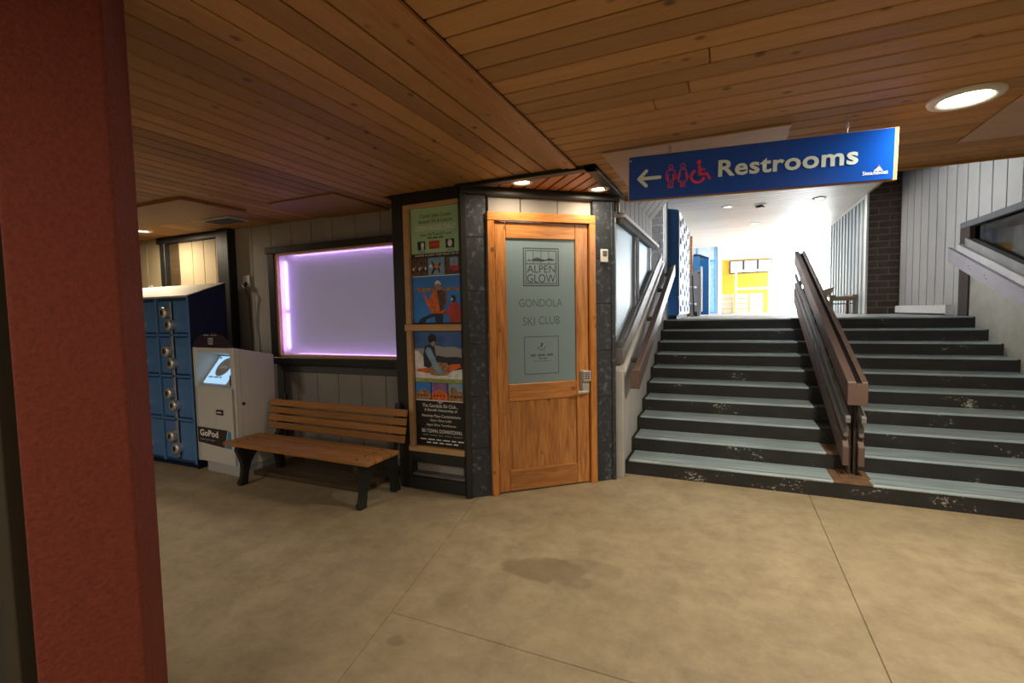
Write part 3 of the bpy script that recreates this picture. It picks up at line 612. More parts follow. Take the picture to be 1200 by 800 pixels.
downlight('small downlight in the slatted soffit nearest the stairs', (-0.985, 4.03, CEIL-0.016), 0.092, LAMP_W['soffit'], 'lens_warm')
downlight('far downlight in the plank ceiling above the blue lockers', (-6.22, 3.40, CEIL), 0.10, LAMP_W['far'], 'lens_warm')
downlight('added fill downlight in the plank ceiling just right of and behind the viewer', (1.1, 0.35, CEIL), 0.155, LAMP_W['near'], 'lens_white', color=(1.0, 0.88, 0.68), lens_r=0.66)  # unseen lamp added to light the foreground
def fill_panel(x, y, where):  # unseen panels added for soft light on the foreground
    t_ = thing('fill_light_panel', 'added square fill light panel in the plank ceiling %s behind the viewer' % where, 'ceiling light', (x, y, CEIL), 0, 'added fill panels behind the viewer')
    for q in ((-0.60, 0.60, -0.60, -0.56), (-0.60, 0.60, 0.56, 0.60), (-0.60, -0.56, -0.56, 0.56), (0.56, 0.60, -0.56, 0.56)): box('frame', q[:2], q[2:], (-0.03, 0), 'ring_white', t_, 0.004)
    box('diffuser', (-0.56, 0.56), (-0.56, 0.56), (-0.02, -0.01), 'fill_panel_glow', t_)
    l = area_lamp('tube', t_, (0, 0, -0.035), 1.1, LAMP_W['panel'], (1.0, 0.90, 0.74)); l.data.shape = 'SQUARE'  # plain area light, no tube; part of the added fill
for x, y, wh in ((1.6, -1.3, 'right and just'), (-1.2, -1.3, 'centred and just'), (-4.2, -0.9, 'left and just'), (1.6, -4.0, 'right and far'), (-1.2, -4.0, 'centred and far'), (-4.2, -4.0, 'left and far')): fill_panel(x, y, wh)
# ------------------------------------------------------------------ restrooms sign
SG = thing('hanging_sign', 'blue Restrooms sign with arrow and red pictograms hanging on chains', 'sign', (0.118, 3.235, 2.385), math.radians(2.4), ry=math.radians(1.25))
W2, H2 = 0.703, 0.136
box('wood_core', (-W2-0.004, W2+0.018), (0.004, 0.028), (-H2-0.006, H2+0.004), 'sign_core', SG, 0.003)
face = box('sign_face', (-W2, W2), (-0.004, 0.004), (-H2, H2), 'sign_blue', SG, 0.002)
ys = -0.0055
def SX(px): return (px-738)/(1050-738)*2*W2 - W2    # measured along the sign
def sgx(x): return x
A = lambda x, z: (x-0.118, z-2.40+0.0)
def rseg(name, p0, p1, w, mat, parent, y):
    p0 = Vector(p0); p1 = Vector(p1); d = (p1-p0).normalized(); n = Vector((-d.y, d.x))*w/2
    pts = []
    a0 = math.atan2(n.y, n.x)
    for k in range(7): t_ = a0 + math.pi*k/6; pts.append((p0.x+w/2*math.cos(t_), p0.y+w/2*math.sin(t_)))
    for k in range(7): t_ = a0 + math.pi + math.pi*k/6; pts.append((p1.x+w/2*math.cos(t_), p1.y+w/2*math.sin(t_)))
    return flat(name, pts, mat, parent, y)
rseg('arrow', (-0.640, -0.006), (-0.512, -0.006), 0.022, 'sign_white', SG, ys)
rseg('arrow', (-0.640, -0.006), (-0.595, 0.040), 0.022, 'sign_white', SG, ys-0.0003)
rseg('arrow', (-0.640, -0.006), (-0.595, -0.052), 0.022, 'sign_white', SG, ys-0.0006)
def outline(name, pts, w, closed=True):
    n = len(pts)
    for i in range(n if closed else n-1): rseg(name, pts[i], pts[(i+1) % n], w, 'sign_red', SG, ys-0.0002*(i % 3))
mx = -0.446
ring_flat('man_pictogram', mx, 0.050, 0.009, 0.0145, 0, 2*math.pi, 'sign_red', SG, ys)
outline('man_pictogram', [(mx-0.016, 0.030), (mx+0.016, 0.030), (mx+0.027, 0.018), (mx+0.027, -0.025), (mx+0.019, -0.030), (mx+0.014, 0.006), (mx+0.014, -0.076), (mx-0.014, -0.076), (mx-0.014, 0.006), (mx-0.019, -0.030), (mx-0.027, -0.025), (mx-0.027, 0.018)], 0.0055)
rseg('man_pictogram', (mx, -0.03), (mx, -0.074), 0.0055, 'sign_red', SG, ys)
fx = -0.374
ring_flat('woman_pictogram', fx, 0.050, 0.009, 0.0145, 0, 2*math.pi, 'sign_red', SG, ys)
outline('woman_pictogram', [(fx-0.013, 0.030), (fx+0.013, 0.030), (fx+0.034, -0.022), (fx+0.028, -0.028), (fx+0.015, 0.004), (fx+0.026, -0.042), (fx+0.013, -0.042), (fx+0.011, -0.076), (fx-0.011, -0.076), (fx-0.013, -0.042), (fx-0.026, -0.042), (fx-0.015, 0.004), (fx-0.028, -0.028), (fx-0.034, -0.022)], 0.0055)
rseg('woman_pictogram', (fx, -0.046), (fx, -0.074), 0.0055, 'sign_red', SG, ys)
hx = -0.287
flat('wheelchair_pictogram', disc(hx+0.006, 0.062, 0.013, 0.013), 'sign_red', SG, ys)
ring_flat('wheelchair_pictogram', hx, -0.022, 0.030, 0.045, math.pi*0.62, math.pi*1.92, 'sign_red', SG, ys)
rseg('wheelchair_pictogram', (hx+0.008, 0.036), (hx+0.012, -0.008), 0.018, 'sign_red', SG, ys-0.0003); rseg('wheelchair_pictogram', (hx+0.012, -0.012), (hx+0.052, -0.012), 0.016, 'sign_red', SG, ys-0.0005)
rseg('wheelchair_pictogram', (hx+0.052, -0.012), (hx+0.068, -0.042), 0.014, 'sign_red', SG, ys-0.0007); rseg('wheelchair_pictogram', (hx+0.012, 0.020), (hx+0.038, 0.014), 0.010, 'sign_red', SG, ys-0.0008)
lettering('lettering', 'Restrooms', -0.172, 0.540, -0.040, 0.060, 'sign_white', SG, ys, 0.026, 1.06)
lettering('logo_lettering', 'Steamboat', 0.562, 0.678, -0.105, -0.083, 'sign_white', SG, ys, 0.008)
flat('logo_peak', [(0.612, -0.085), (0.626, -0.072), (0.636, -0.060), (0.645, -0.072), (0.654, -0.086)], 'sign_white', SG, ys); flat('logo_peak', [(0.630, -0.062), (0.637, -0.052), (0.641, -0.064)], 'sign_red', SG, ys-0.0004)
flat('scuff', rect(-0.70, -0.688, 0.108, 0.114), 'sign_white', SG, ys)
for cx, ztop in ((-0.455, 0.205), (0.485, 0.225)):
    n_l = 3
    for k in range(n_l):
        zc = H2 - 0.004 + (k+0.5)*(ztop-H2)/n_l; hl_ = (ztop-H2)/n_l*0.68
        pts = [(cx+0.006*math.cos(a)*(1 if k % 2 else 0.2), 0.012+0.006*math.cos(a)*(0.2 if k % 2 else 1), zc+hl_*math.sin(a)) for a in [2*math.pi*j/12 for j in range(13)]]
        tube('chain_link', pts, 0.0034, 'steel_dull', SG, 6)
# ------------------------------------------------------------------ staircase
ST = thing('staircase', 'wide black concrete staircase with grey worn treads leading up to the hall', 'staircase', (0.93, S0, 0))
sx0, sx1 = XL-0.93, XR-0.93+0.03
for k in range(10):
    y0 = k*TREAD; y1 = y0+TREAD+0.02 if k < 9 else y0+0.5
    s_ = box('step', (sx0, sx1), (y0, y1), (max(0, RISE*(k-1)) if k else -0.02, RISE*(k+1)-0.010), 'riser_black', ST, 0.006)
    z1 = RISE*(k+1)
    d_ = TREAD if k < 9 else 0.5
    for xa, xb in ((sx0+0.035, -0.13), (0.13, sx1-0.05)):
        tr = box('tread', (xa, xb), (y0-0.004, y0+d_-0.002), (z1-0.022, z1), 'tread', s_, 0.006)
        box('grip_strip', (xa+0.02, xb-0.02), (y0+0.035, y0+0.05), (z1-0.001, z1+0.002), 'tread_dark', s_)
    box('rail_gap', (-0.13, 0.13), (y0, y0+d_-0.002), (z1-0.022, z1-0.004), 'rust' if k < 2 else 'riser_black', s_, 0.003)
# ------------------------------------------------------------------ centre handrail
SL = RISE/TREAD
HR = thing('centre_handrail', 'brown double handrail with twin lower bars down the middle of the stairs', 'handrail', (0.965, 4.58, 0))
def sloped(name, x0, x1, y0, y1, z0a, z1a, slope, mat, parent, bevel=0.004, nose=None):
    pts = [(y0, z0a), (y1, z0a+slope*(y1-y0)), (y1, z1a+slope*(y1-y0)), (y0, z1a)]
    if nose: pts = [(y0, z0a), (y1, z0a+slope*(y1-y0)), (y1, z1a+slope*(y1-y0)), (y0+nose, z1a+slope*nose), (y0, z1a-0.03)]
    return prism(name, pts, 'x', x0, x1, mat, parent, bevel)
RS = 0.404
sloped('rail_side', -0.078, -0.018, 0, 3.52, 0.765, 0.945, RS, 'rail_brown', HR)
sloped('rail_side', 0.018, 0.058, 0, 3.52, 0.765, 0.945, RS, 'rail_brown', HR)
sloped('rail_channel', -0.018, 0.018, 0.01, 3.50, 0.77, 0.922, RS, 'black_flat', HR)
prism('rail_end_cap', [(-0.078, 0.760), (0.058, 0.760), (0.058, 0.938), (-0.078, 0.938)], 'y', -0.012, 0.0, 'rail_brown', HR, 0.002)
for xa in (-0.085, 0.022):
    sloped('lower_bar', xa, xa+0.045, 0.09, 3.45, 0.235, 0.425, SL, 'rail_brown', HR, nose=0.05)
    sloped('middle_bar', xa+0.005, xa+0.04, 0.10, 3.45, 0.475, 0.555, RS, 'rail_grey', HR)
    sloped('middle_bar', xa+0.005, xa+0.04, 0.03, 3.45, 0.605, 0.655, RS, 'rail_grey', HR)
for yp in (0.19, 1.2, 2.2, 3.2):
    zf = RISE*(math.floor((yp+4.58-S0)/TREAD)+1) if yp < 3.05 else LAND
    for xa in (-0.038, 0.0):
        box('post', (xa, xa+0.022), (yp-0.03, yp+0.03), (zf-0.005, 0.79+RS*yp), 'dark_post', HR, 0.004)
box('base_plate', (-0.10, 0.11), (0.08, 0.30), (RISE-0.006, RISE+0.006), 'rust', HR, 0.002)
# ------------------------------------------------------------------ left stair wall with frosted panes
ws = struct(prism('wall_stair_left', [(4.42, 0), (7.7, 0), (7.7, 2.28), (7.5, 2.28), (4.42, 1.0)], 'x', XL-0.10, XL, 'plaster_grey', None, 0.004))
sloped('wall_cap', XL-0.10, XL+0.035, 4.42, 7.45, 0.985, 1.045, 0.408, 'white_trim', ws)
box('wall_end', (XL-0.06, XL+0.012), (4.40, 4.46), (0, 1.0), 'plaster_grey', ws, 0.006)
box('upper_backing', (XL-0.10, XL-0.02), (4.36, 6.40), (2.44, CEIL+0.12), 'black_flat', ws)
yy = 4.38
while yy < 6.35:
    box('siding_board', (XL-0.02, XL), (yy+0.012, yy+0.238), (2.44, 2.69), 'siding_white', ws, 0.003); 
    pa = (XL, 2.692)
    prism('slanted_board', [(XL-0.02, 2.70), (XL, 2.69), (XL+0.86, 3.69), (XL+0.84, 3.70)], 'y', yy+0.012, yy+0.238, 'siding_white', ws)
    yy += 0.25
prism('slanted_backing', [(XL-0.10, 2.70), (XL-0.02, 2.70), (XL+0.84, 3.70), (XL+0.76, 3.72)], 'y', 4.66, 6.38, 'black_flat', ws)
w2 = group_struct('window_2', 'frosted window stepping up beside the left stair handrail')
zg = lambda y: 1.18 + 0.405*(y-4.2)
box('top_rail', (XL-0.06, XL+0.025), (4.47, 6.90), (2.405, 2.445), 'white_trim', w2, 0.004)
box('top_rail', (XL-0.06, XL+0.005), (4.47, 6.80), (2.345, 2.405), 'grey_trim', w2, 0.004)
def quad_pane(name, ya, yb, mat, x0, x1, parent, ztop=2.345): return prism(name, [(ya, zg(ya)), (yb, zg(yb)), (yb, ztop), (ya, ztop)], 'x', x0, x1, mat, parent)
quad_pane('pane', 4.40, 5.24, 'frost_stair', XL-0.05, XL-0.044, w2)
quad_pane('pane', 5.44, 6.36, 'frost_stair', XL-0.05, XL-0.044, w2)
box('mullion', (XL-0.07, XL-0.005), (5.26, 5.44), (1.55, 2.36), 'grey_trim', w2, 0.004)
box('mullion', (XL-0.07, XL-0.012), (5.22, 5.26), (1.55, 2.36), 'rail_lilac', w2, 0.004)
box('jamb', (XL-0.07, XL-0.012), (6.34, 6.40), (2.0, 2.36), 'white_trim', w2, 0.004)
sloped('sill', XL-0.08, XL+0.005, 4.40, 7.2, zg(4.40)-0.055, zg(4.40)+0.005, 0.405, 'grey_trim', w2)
sloped('sill', XL-0.08, XL+0.018, 4.40, 7.3, zg(4.40)-0.20, zg(4.40)-0.055, 0.405, 'rail_grey', w2)
box('room_backing', (XL-0.75, XL-0.70), (4.4, 6.6), (0.8, 2.6), 'white_trim', w2)
lr = thing('wall_handrail', 'brown box handrail sloping up the left stair wall beneath the frosted panes', 'handrail', (-0.765, 4.5, 0))
sl = 0.374
sloped('rail', -0.03, 0.03, 0, 3.36, 0.825, 1.00, sl, 'rail_brown', lr)
sloped('rail_lip', -0.05, -0.03, 0, 3.36, 0.825, 0.86, sl, 'rail_brown', lr)
box('end_cap', (-0.05, 0.03), (-0.012, 0.0), (0.825, 1.0), 'rail_brown', lr, 0.002)
for yb in (0.35, 1.4, 2.4, 3.1): box('bracket', (-0.125, -0.03), (yb, yb+0.05), (0.90+sl*yb, 0.95+sl*yb), 'rail_grey', lr, 0.004)
# ------------------------------------------------------------------ right stair wall: plaster, window, white boards
zr = lambda y: 2.12 + 0.335*(y-8.0)          # underside of sill
wr = struct(prism('wall_stair_right', [(4.5, 0), (8.05, 0), (8.05, zr(8.05)), (4.5, zr(4.5))], 'x', XR, XR+0.15, 'plaster_tan'))
box('plaster_below_landing', (XR, XR+0.15), (8.05, 10.6), (0, LAND), 'plaster_tan', wr)
box('upper_backing', (XR+0.022, XR+0.15), (4.66, 8.05), (2.52, 4.2), 'black_flat', wr)
box('upper_backing', (XR+0.022, XR+0.15), (8.02, 10.7), (LAND, 4.2), 'black_flat', wr)
yy = 10.43
while yy > 4.4:
    y_a = max(yy-0.314, 4.66)
    z0 = LAND if y_a > 8.0 else 2.57
    box('siding_board', (XR, XR+0.022), (y_a+0.011, yy-0.011), (z0, 4.15), 'siding_white', wr, 0.003)
    if y_a < 8.0 < yy: box('siding_board', (XR, XR+0.022), (8.03, yy-0.008), (LAND, 2.57), 'siding_white', wr, 0.003)
    yy -= 0.314
w3 = group_struct('window_3', 'dark stair window above the right handrail with a lit paper notice behind')
box('top_rail', (XR-0.03, XR+0.06), (4.5, 7.98), (2.50, 2.575), 'grey_trim', w3, 0.005)
box('post', (XR-0.02, XR+0.08), (7.76, 8.03), (LAND, 2.58), 'dark_post', w3, 0.005)
sloped('sill', XR-0.035, XR+0.08, 4.5, 7.84, 0.94+0.22-0.02, 0.94+0.22+0.10, 0.335, 'rail_grey', w3)
sloped('sill_cap', XR-0.065, XR+0.02, 4.5, 7.95, 0.94+0.10, 0.94+0.215, 0.335, 'plaster_grey', w3)
prism('pane', [(4.5, 1.25), (7.78, 2.35), (7.78, 2.50), (4.5, 2.50)], 'x', XR+0.03, XR+0.036, 'glass', w3)
rb = box('room_wall', (XR+1.3, XR+1.4), (4.5, 9.2), (0.5, 3.0), 'mortar', w3)
for r_ in range(13):
    for c_ in range(9):
        yb = 7.0+0.235*c_ - (0.11 if r_ % 2 else 0); box('brick', (XR+1.28, XR+1.3), (yb, yb+0.222), (1.60+0.085*r_, 1.673+0.085*r_), 'brick_grey', rb)
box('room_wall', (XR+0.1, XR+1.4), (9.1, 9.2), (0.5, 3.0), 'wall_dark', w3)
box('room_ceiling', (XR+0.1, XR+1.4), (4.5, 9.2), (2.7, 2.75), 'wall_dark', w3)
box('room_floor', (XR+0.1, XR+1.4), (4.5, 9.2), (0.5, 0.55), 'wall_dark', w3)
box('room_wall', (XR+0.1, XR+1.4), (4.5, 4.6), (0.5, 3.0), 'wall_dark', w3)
pn = thing('paper_notice', 'pale sheet of paper pinned behind the right stair window', 'notice', (2.955, 7.725, 2.285), 0.0)
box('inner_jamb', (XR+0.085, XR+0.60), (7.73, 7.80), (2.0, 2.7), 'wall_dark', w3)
box('sheet', (-0.095, 0.095), (-0.003, 0.003), (0, 0.22), 'paper_white', pn)
for k in range(6): flat('print_line', rect(-0.07, 0.065 - 0.01*(k % 3), 0.03+0.028*k, 0.038+0.028*k), 'print_grey', pn, -0.0045)
vz = thing('vase', 'small dim vase behind the right stair window', 'vase', (2.85, 7.64, 2.22))
link('body', lathe_me([(0, 0), (0.04, 0), (0.05, 0.06), (0.035, 0.14), (0.03, 0.18), (0.025, 0.18), (0, 0.02)], 16, 'body'), 'print_grey', vz)
box('ledge', (XR+0.06, XR+0.7), (7.4, 8.1), (2.17, 2.22), 'dark_post', w3)
rr = thing('wall_handrail', 'lilac grey plank handrail sloping down the right stair wall', 'handrail', (2.66, 4.5, 0))
sloped('rail', -0.02, 0.02, 0, 3.64, 0.885, 1.07, 0.336, 'rail_lilac', rr)
for yb in (0.6, 1.8, 3.0): box('bracket', (0.02, 0.08), (yb, yb+0.06), (0.95+0.336*yb, 1.0+0.336*yb), 'dark_post', rr, 0.003)
for yb in (2.55, 2.95): 
    for dz in (0.03, 0.07): link('bolt', lathe_me([(0.006, 0), (0.006, 0.004), (0, 0.005)], 8, 'bolt'), 'black_flat', rr).matrix_local = Matrix.Translation((-0.0205, yb+dz, 0.94+0.336*yb+dz)) @ Matrix.Rotation(-math.pi/2, 4, 'Y')
bh = thing('baseboard_heater', 'low white baseboard heater along the white boarded wall at the stair head', 'heater', (XR, 8.2, LAND))
box('cover', (-0.09, -0.005), (0, 2.1), (0.02, 0.14), 'white_trim', bh, 0.008)
box('end_cap', (-0.095, -0.005), (-0.02, 0.0), (0.0, 0.145), 'white_trim', bh, 0.004)
# ------------------------------------------------------------------ upper hall
hall_floor = struct(box('floor_hall', (-4, 12), (LANDY+0.45, 30), (LAND-0.3, LAND-0.002), 'hall_floor'))
HC = 3.55
hall_ceiling = struct(box('ceiling_hall', (-2.0, 2.31), (8.7, 20), (HC+0.02, HC+0.20), 'hall_white'))
k = 0; yb = 8.72
hb = box_me((-1.9, 2.29), (0.003, 0.197), (0, 0.02), 0.004, 'ceiling_board')
wood('hall_plank', (0.62, 0.57, 0.52), (0.52, 0.47, 0.42), 0, knots=False, tint=0.06)
while yb < 17.2:
    o = link('ceiling_board', hb, 'hall_plank', hall_ceiling); o.location = (0, yb, HC); yb += 0.2
box('ceiling_high', (-2.0, 3.0), (4.64, 8.75), (4.15, 4.25), 'siding_dark', hall_ceiling)
box('ceiling_high', (2.2, 3.0), (8.7, 10.8), (4.15, 4.25), 'siding_dark', hall_ceiling)
box('fascia', (-2.0, 2.31), (8.68, 8.72), (HC, 4.16), 'pine_x', hall_ceiling)
box('fascia', (2.27, 2.31), (8.68, 10.5), (HC, 4.16), 'pine_y', hall_ceiling)
box('fascia', (-2.0, 3.0), (4.655, 4.68), (CEIL, 4.16), 'siding_dark', hall_ceiling)
def brick_face(parent, x0, x1, y, z0, z1, mat, bl=0.20, bh_=0.067, m=0.012, proud=0.012, frontsign=-1):
    z = z0; r_ = 0
    while z < z1-0.01:
        x = x0 - (bl+m)/2*(r_ % 2)
        while x < x1-0.01:
            a, b = max(x, x0), min(x+bl, x1)
            if b-a > 0.02: box('brick', (a, b), (y-proud, y), (z, min(z+bh_, z1)), mat, parent, 0.003)
            x += bl+m
        z += bh_+m; r_ += 1
bp = struct(box('wall_brick_pier', (2.29, XR+0.02), (10.5, 10.9), (LAND, 4.16), 'mortar'))
brick_face(bp, 2.29, XR, 10.5, LAND+0.01, 4.1, 'brick_dark', bl=0.30, bh_=0.095, m=0.022)
box('corner_trim', (2.255, 2.292), (10.47, 10.56), (LAND, HC), 'white_trim', bp, 0.004)
sw = struct(box('wall_slatted', (2.33, 2.40), (10.55, 13.85), (LAND, HC+0.05), 'wall_dark'))
ysl = 10.60
while ysl < 13.8:
    box('slat', (2.28, 2.33), (ysl, ysl+0.165), (LAND, HC-0.03), 'slat_pale', sw, 0.004); ysl += 0.29
box('slat_header', (2.27, 2.34), (10.55, 13.85), (HC-0.05, HC), 'white_trim', sw, 0.004)
# left brick return and white post at the head of the stairs
bl_ = struct(box('wall_brick_return', (-1.9, -0.895), (7.76, 7.9), (LAND-0.2, 4.2), 'mortar_light'))
brick_face(bl_, -1.35, -0.90, 7.76, LAND+0.02, 3.5, 'brick_grey', bl=0.26, bh_=0.10, m=0.02)
box('corner_trim', (-0.895, -0.845), (7.72, 7.86), (LAND-0.01, 3.30), 'plaster_grey', bl_, 0.004)
whl = struct(box('wall_hall_left', (-1.95, -1.30), (7.9, 17), (LAND, HC), 'hall_white'))
wsl2 = struct(box('wall_stair_back', (-2.0, -1.0), (6.42, 6.5), (0, 4.2), 'siding_dark'))
# locker bank in the hall
lb = thing('locker_bank', 'tall blue locker bank with rows of round locks at the head of the stairs', 'lockers', (-0.95, 8.0, LAND))
box('body', (-0.34, 0.25), (0, 2.26), (0.06, 1.70), 'hall_locker_blue', lb, 0.004)
box('kick_base', (-0.34, 0.22), (0.02, 2.24), (0, 0.06), 'black_flat', lb)
prism('sloped_top', [(-0.34, 1.70), (0.25, 1.70), (0.25, 1.705), (-0.34, 1.83)], 'y', 0, 2.26, 'hall_locker_blue', lb)
dm = box_me((0, 0.014), (0.006, 0.368), (0.006, 0.264), 0.003, 'locker_door'); km = lathe_me([(0, 0.016), (0.05, 0.014), (0.055, 0), ], 14, 'round_lock')
for i in range(6):
    for j in range(6):
        d_ = link('locker_door', dm, 'hall_locker_glare', lb); d_.location = (0.25, 0.01+0.374*i, 0.075+0.27*j)
        q = link('round_lock', km, 'hall_locker_blue', d_); q.matrix_local = Matrix.Translation((0.014, 0.19, 0.19 if i % 2 else 0.09)) @ Matrix.Rotation(math.pi/2, 4, 'Y')
lb2 = thing('locker_cabinet', 'short blue locker cabinet with navy side beside the far blue door', 'lockers', (-0.52, 11.3, LAND))
box('side', (-0.17, -0.02), (0, 0.5), (0, 1.30), 'kiosk_blue', lb2, 0.01)
box('front', (-0.02, 0.16), (0, 0.5), (0.03, 1.24), 'hall_locker_blue', lb2, 0.01)
prism('sloped_top', [(-0.17, 1.30), (-0.02, 1.30), (0.16, 1.22), (0.16, 1.26), (-0.02, 1.34), (-0.15, 1.36)], 'y', 0, 0.5, 'locker_blue', lb2)
bc = thing('brick_strip', 'narrow brown brick pier behind the hall locker bank', 'pier', (-0.735, 11.3, LAND))
for r_ in range(22): box('brick', (-0.035, 0.035), (0, 0.1), (0.08*r_, 0.08*r_+0.072), 'sign_core', bc, 0.003)
gk = thing('grey_cabinet', 'grey slant-topped cabinet with white edge in front of the short blue lockers', 'cabinet', (-0.61, 10.9, LAND))
prism('body', [(-0.10, 0), (0.09, 0), (0.09, 0.98), (-0.10, 0.92)], 'y', 0, 0.3, 'print_grey', gk, 0.006)
box('edge', (0.09, 0.125), (-0.01, 0.3), (0.1, 1.05), 'white_trim', gk, 0.004)
link('knob', lathe_me([(0, 0.02), (0.015, 0.018), (0.016, 0)], 12, 'knob'), 'black_flat', gk).matrix_local = Matrix.Translation((0.065, -0.0, 0.92)) @ Matrix.Rotation(math.pi/2, 4, 'X')
tr_ = thing('hand_truck', 'leaning dark hand truck with bright bars beside the grey cabinet', 'hand truck', (-0.66, 10.55, LAND))
for s in (-0.05, 0.05): tube('upright', [(s-0.01, 0.0, 0.03), (s-0.05, 0.12, 0.85)], 0.014, 'black_flat', tr_, 8)
for q in (0.25, 0.6): tube('cross_bar', [(-0.09, 0.05+0.1*q, q+0.02), (0.08, 0.04+0.1*q, q)], 0.022, 'steel', tr_, 8)
for s in (-0.08, 0.08): link('wheel', lathe_me([(0, -0.02), (0.05, -0.02), (0.055, 0), (0.05, 0.02), (0, 0.02)], 16, 'wheel'), 'black_flat', tr_).matrix_local = Matrix.Translation((s, 0, 0.056)) @ Matrix.Rotation(math.pi/2, 4, 'Y')
# far yellow wall, blue door, menu screens
FW = 17.0
wf = struct(box('wall_far', (-1.95, 1.22), (FW, FW+0.2), (LAND, 3.12), 'yellow_wall'))
box('flare_panel', (1.22, 1.75), (FW, FW+0.2), (LAND, 3.12), 'hall_white', wf)  # white stands in for flare washing out the yellow wall
box('white_band', (-1.95, 1.75), (FW, FW+0.2), (3.12, HC), 'hall_white', wf)
box('white_pilaster', (-0.28, -0.16), (FW-0.06, FW), (LAND, HC), 'hall_white', wf, 0.005)
bd = group_struct('door_2', 'tall blue framed glass door with transom at the far hall wall', (-0.62, FW-0.06, LAND))
box('frame_jamb', (-0.32, -0.26), (0, 0.06), (0, 2.22), 'door_frame_blue', bd, 0.005); box('frame_jamb', (0.25, 0.32), (0, 0.06), (0, 2.22), 'door_frame_blue', bd, 0.005)
for z in (0.0, 1.68, 2.15): box('frame_rail', (-0.26, 0.25), (0, 0.06), (z, z+0.07), 'door_frame_blue', bd, 0.005)
box('pane', (-0.26, 0.25), (0.02, 0.03), (0.07, 1.68), 'print_paleblue', bd); box('pane', (-0.26, 0.25), (0.02, 0.03), (1.75, 2.15), 'screen_grey', bd)
ms = thing('menu_screen', 'row of three framed menu screens high on the yellow wall', 'menu board', (0.67, FW-0.03, 2.66))
for k in range(3):
    x0 = -0.60+0.40*k
    box('screen_frame', (x0, x0+0.40), (-0.02, 0.02), (0, 0.42), 'kiosk_dark', ms, 0.006); sc_ = box('screen', (x0+0.03, x0+0.37), (-0.025, -0.018), (0.03, 0.39), 'screen_grey', ms)
    for j in range(3): flat('print_line', rect(x0+0.06, x0+0.30-0.03*j, 0.24+0.04*j, 0.255+0.04*j), 'sign_red' if (j+k) % 2 else 'print_white', ms, -0.0265)
sf = thing('service_counter', 'white serving counter frame with glass guard under the menu screens', 'counter', (0.70, 16.3, LAND))
for x in (-0.45, 0.45): box('upright', (x-0.025, x+0.025), (0, 0.05), (0, 1.30), 'white_trim', sf, 0.004)
box('top_bar', (-0.45, 0.45), (-0.03, 0.08), (1.26, 1.32), 'white_trim', sf, 0.004); box('shelf', (-0.45, 0.45), (-0.03, 0.3), (0.72, 0.78), 'white_trim', sf, 0.004)
ct = None
for i in range(3):
    for j in range(4):
        c = thing('slatted_crate', 'white slatted crate, %s of the %s stack below the serving counter' % (('bottom', 'second from the floor', 'third from the floor', 'top')[j], ('left', 'middle', 'right')[i]), 'crate', (0.0+0.38*i, 15.4-0.1*(i % 2), LAND+0.145*j), 0.05*(i-1), 'white crates stacked in the hall')
        for x in (-0.15, 0.13): box('corner_post', (x, x+0.025), (0, 0.3), (0, 0.14), 'white_trim', c)
        for z in (0.01, 0.055, 0.10): box('slat', (-0.16, 0.165), (-0.012, 0.0), (z, z+0.03), 'white_trim', c)
        box('base', (-0.15, 0.15), (0, 0.3), (0.0, 0.012), 'sign_core', c)
# low wooden chair by the slatted wall
ac = thing('wooden_chair', 'low brown wooden armchair in front of the slatted wall', 'chair', (2.0, 11.2, LAND), math.radians(12))
for x in (-0.22, 0.18):
    box('leg', (x, x+0.05), (-0.16, -0.11), (0, 0.33), 'chair_wood', ac, 0.004); box('leg', (x, x+0.05), (0.12, 0.17), (0, 0.33), 'chair_wood', ac, 0.004)
    box('arm', (x-0.03, x+0.08), (-0.20, 0.22), (0.33, 0.37), 'chair_wood', ac, 0.006)
box('apron', (-0.24, 0.24), (-0.19, -0.165), (0.26, 0.34), 'chair_wood', ac, 0.004)
for k in range(4): box('seat_slat', (-0.18, 0.18), (-0.15+0.075*k, -0.085+0.075*k), (0.19, 0.21), 'chair_wood', ac, 0.003)
bk = prism('backrest', [(-0.28, 0.36), (-0.10, 0.36), (-0.02, 0.54), (-0.20, 0.50)], 'y', 0.14, 0.17, 'chair_wood', ac, 0.004)
# hall lights
for x, y, lab in ((0.0, 10.45, 'leftmost round hall downlight above the stair head'), (1.54, 10.5, 'rightmost round hall downlight near the brick pier'), (0.58, 12.8, 'farthest round hall downlight')):
    downlight(lab, (x, y, HC), 0.11, LAMP_W['hall'], 'lens_hall', color=(1, 0.97, 0.92))
sp = thing('ceiling_sprinkler', 'dark spiked ceiling fixture between the hall downlights', 'fixture', (0.57, 10.55, HC))
link('plate', lathe_me([(0, -0.02), (0.05, -0.02), (0.11, -0.012), (0.12, 0)], 24, 'plate'), 'ring_white', sp)
for a in range(4): tube('arm', [(0, 0, -0.03), (0.09*math.cos(a*1.57+0.5), 0.09*math.sin(a*1.57+0.5), -0.045)], 0.012, 'black_flat', sp, 6)
link('hub', lathe_me([(0, -0.06), (0.03, -0.055), (0.035, -0.02), (0, -0.02)], 14, 'hub'), 'black_flat', sp)
snow = struct(box('ground_snow', (-40, 60), (13.9, 90), (LAND-0.6, LAND-0.35), 'snow'))
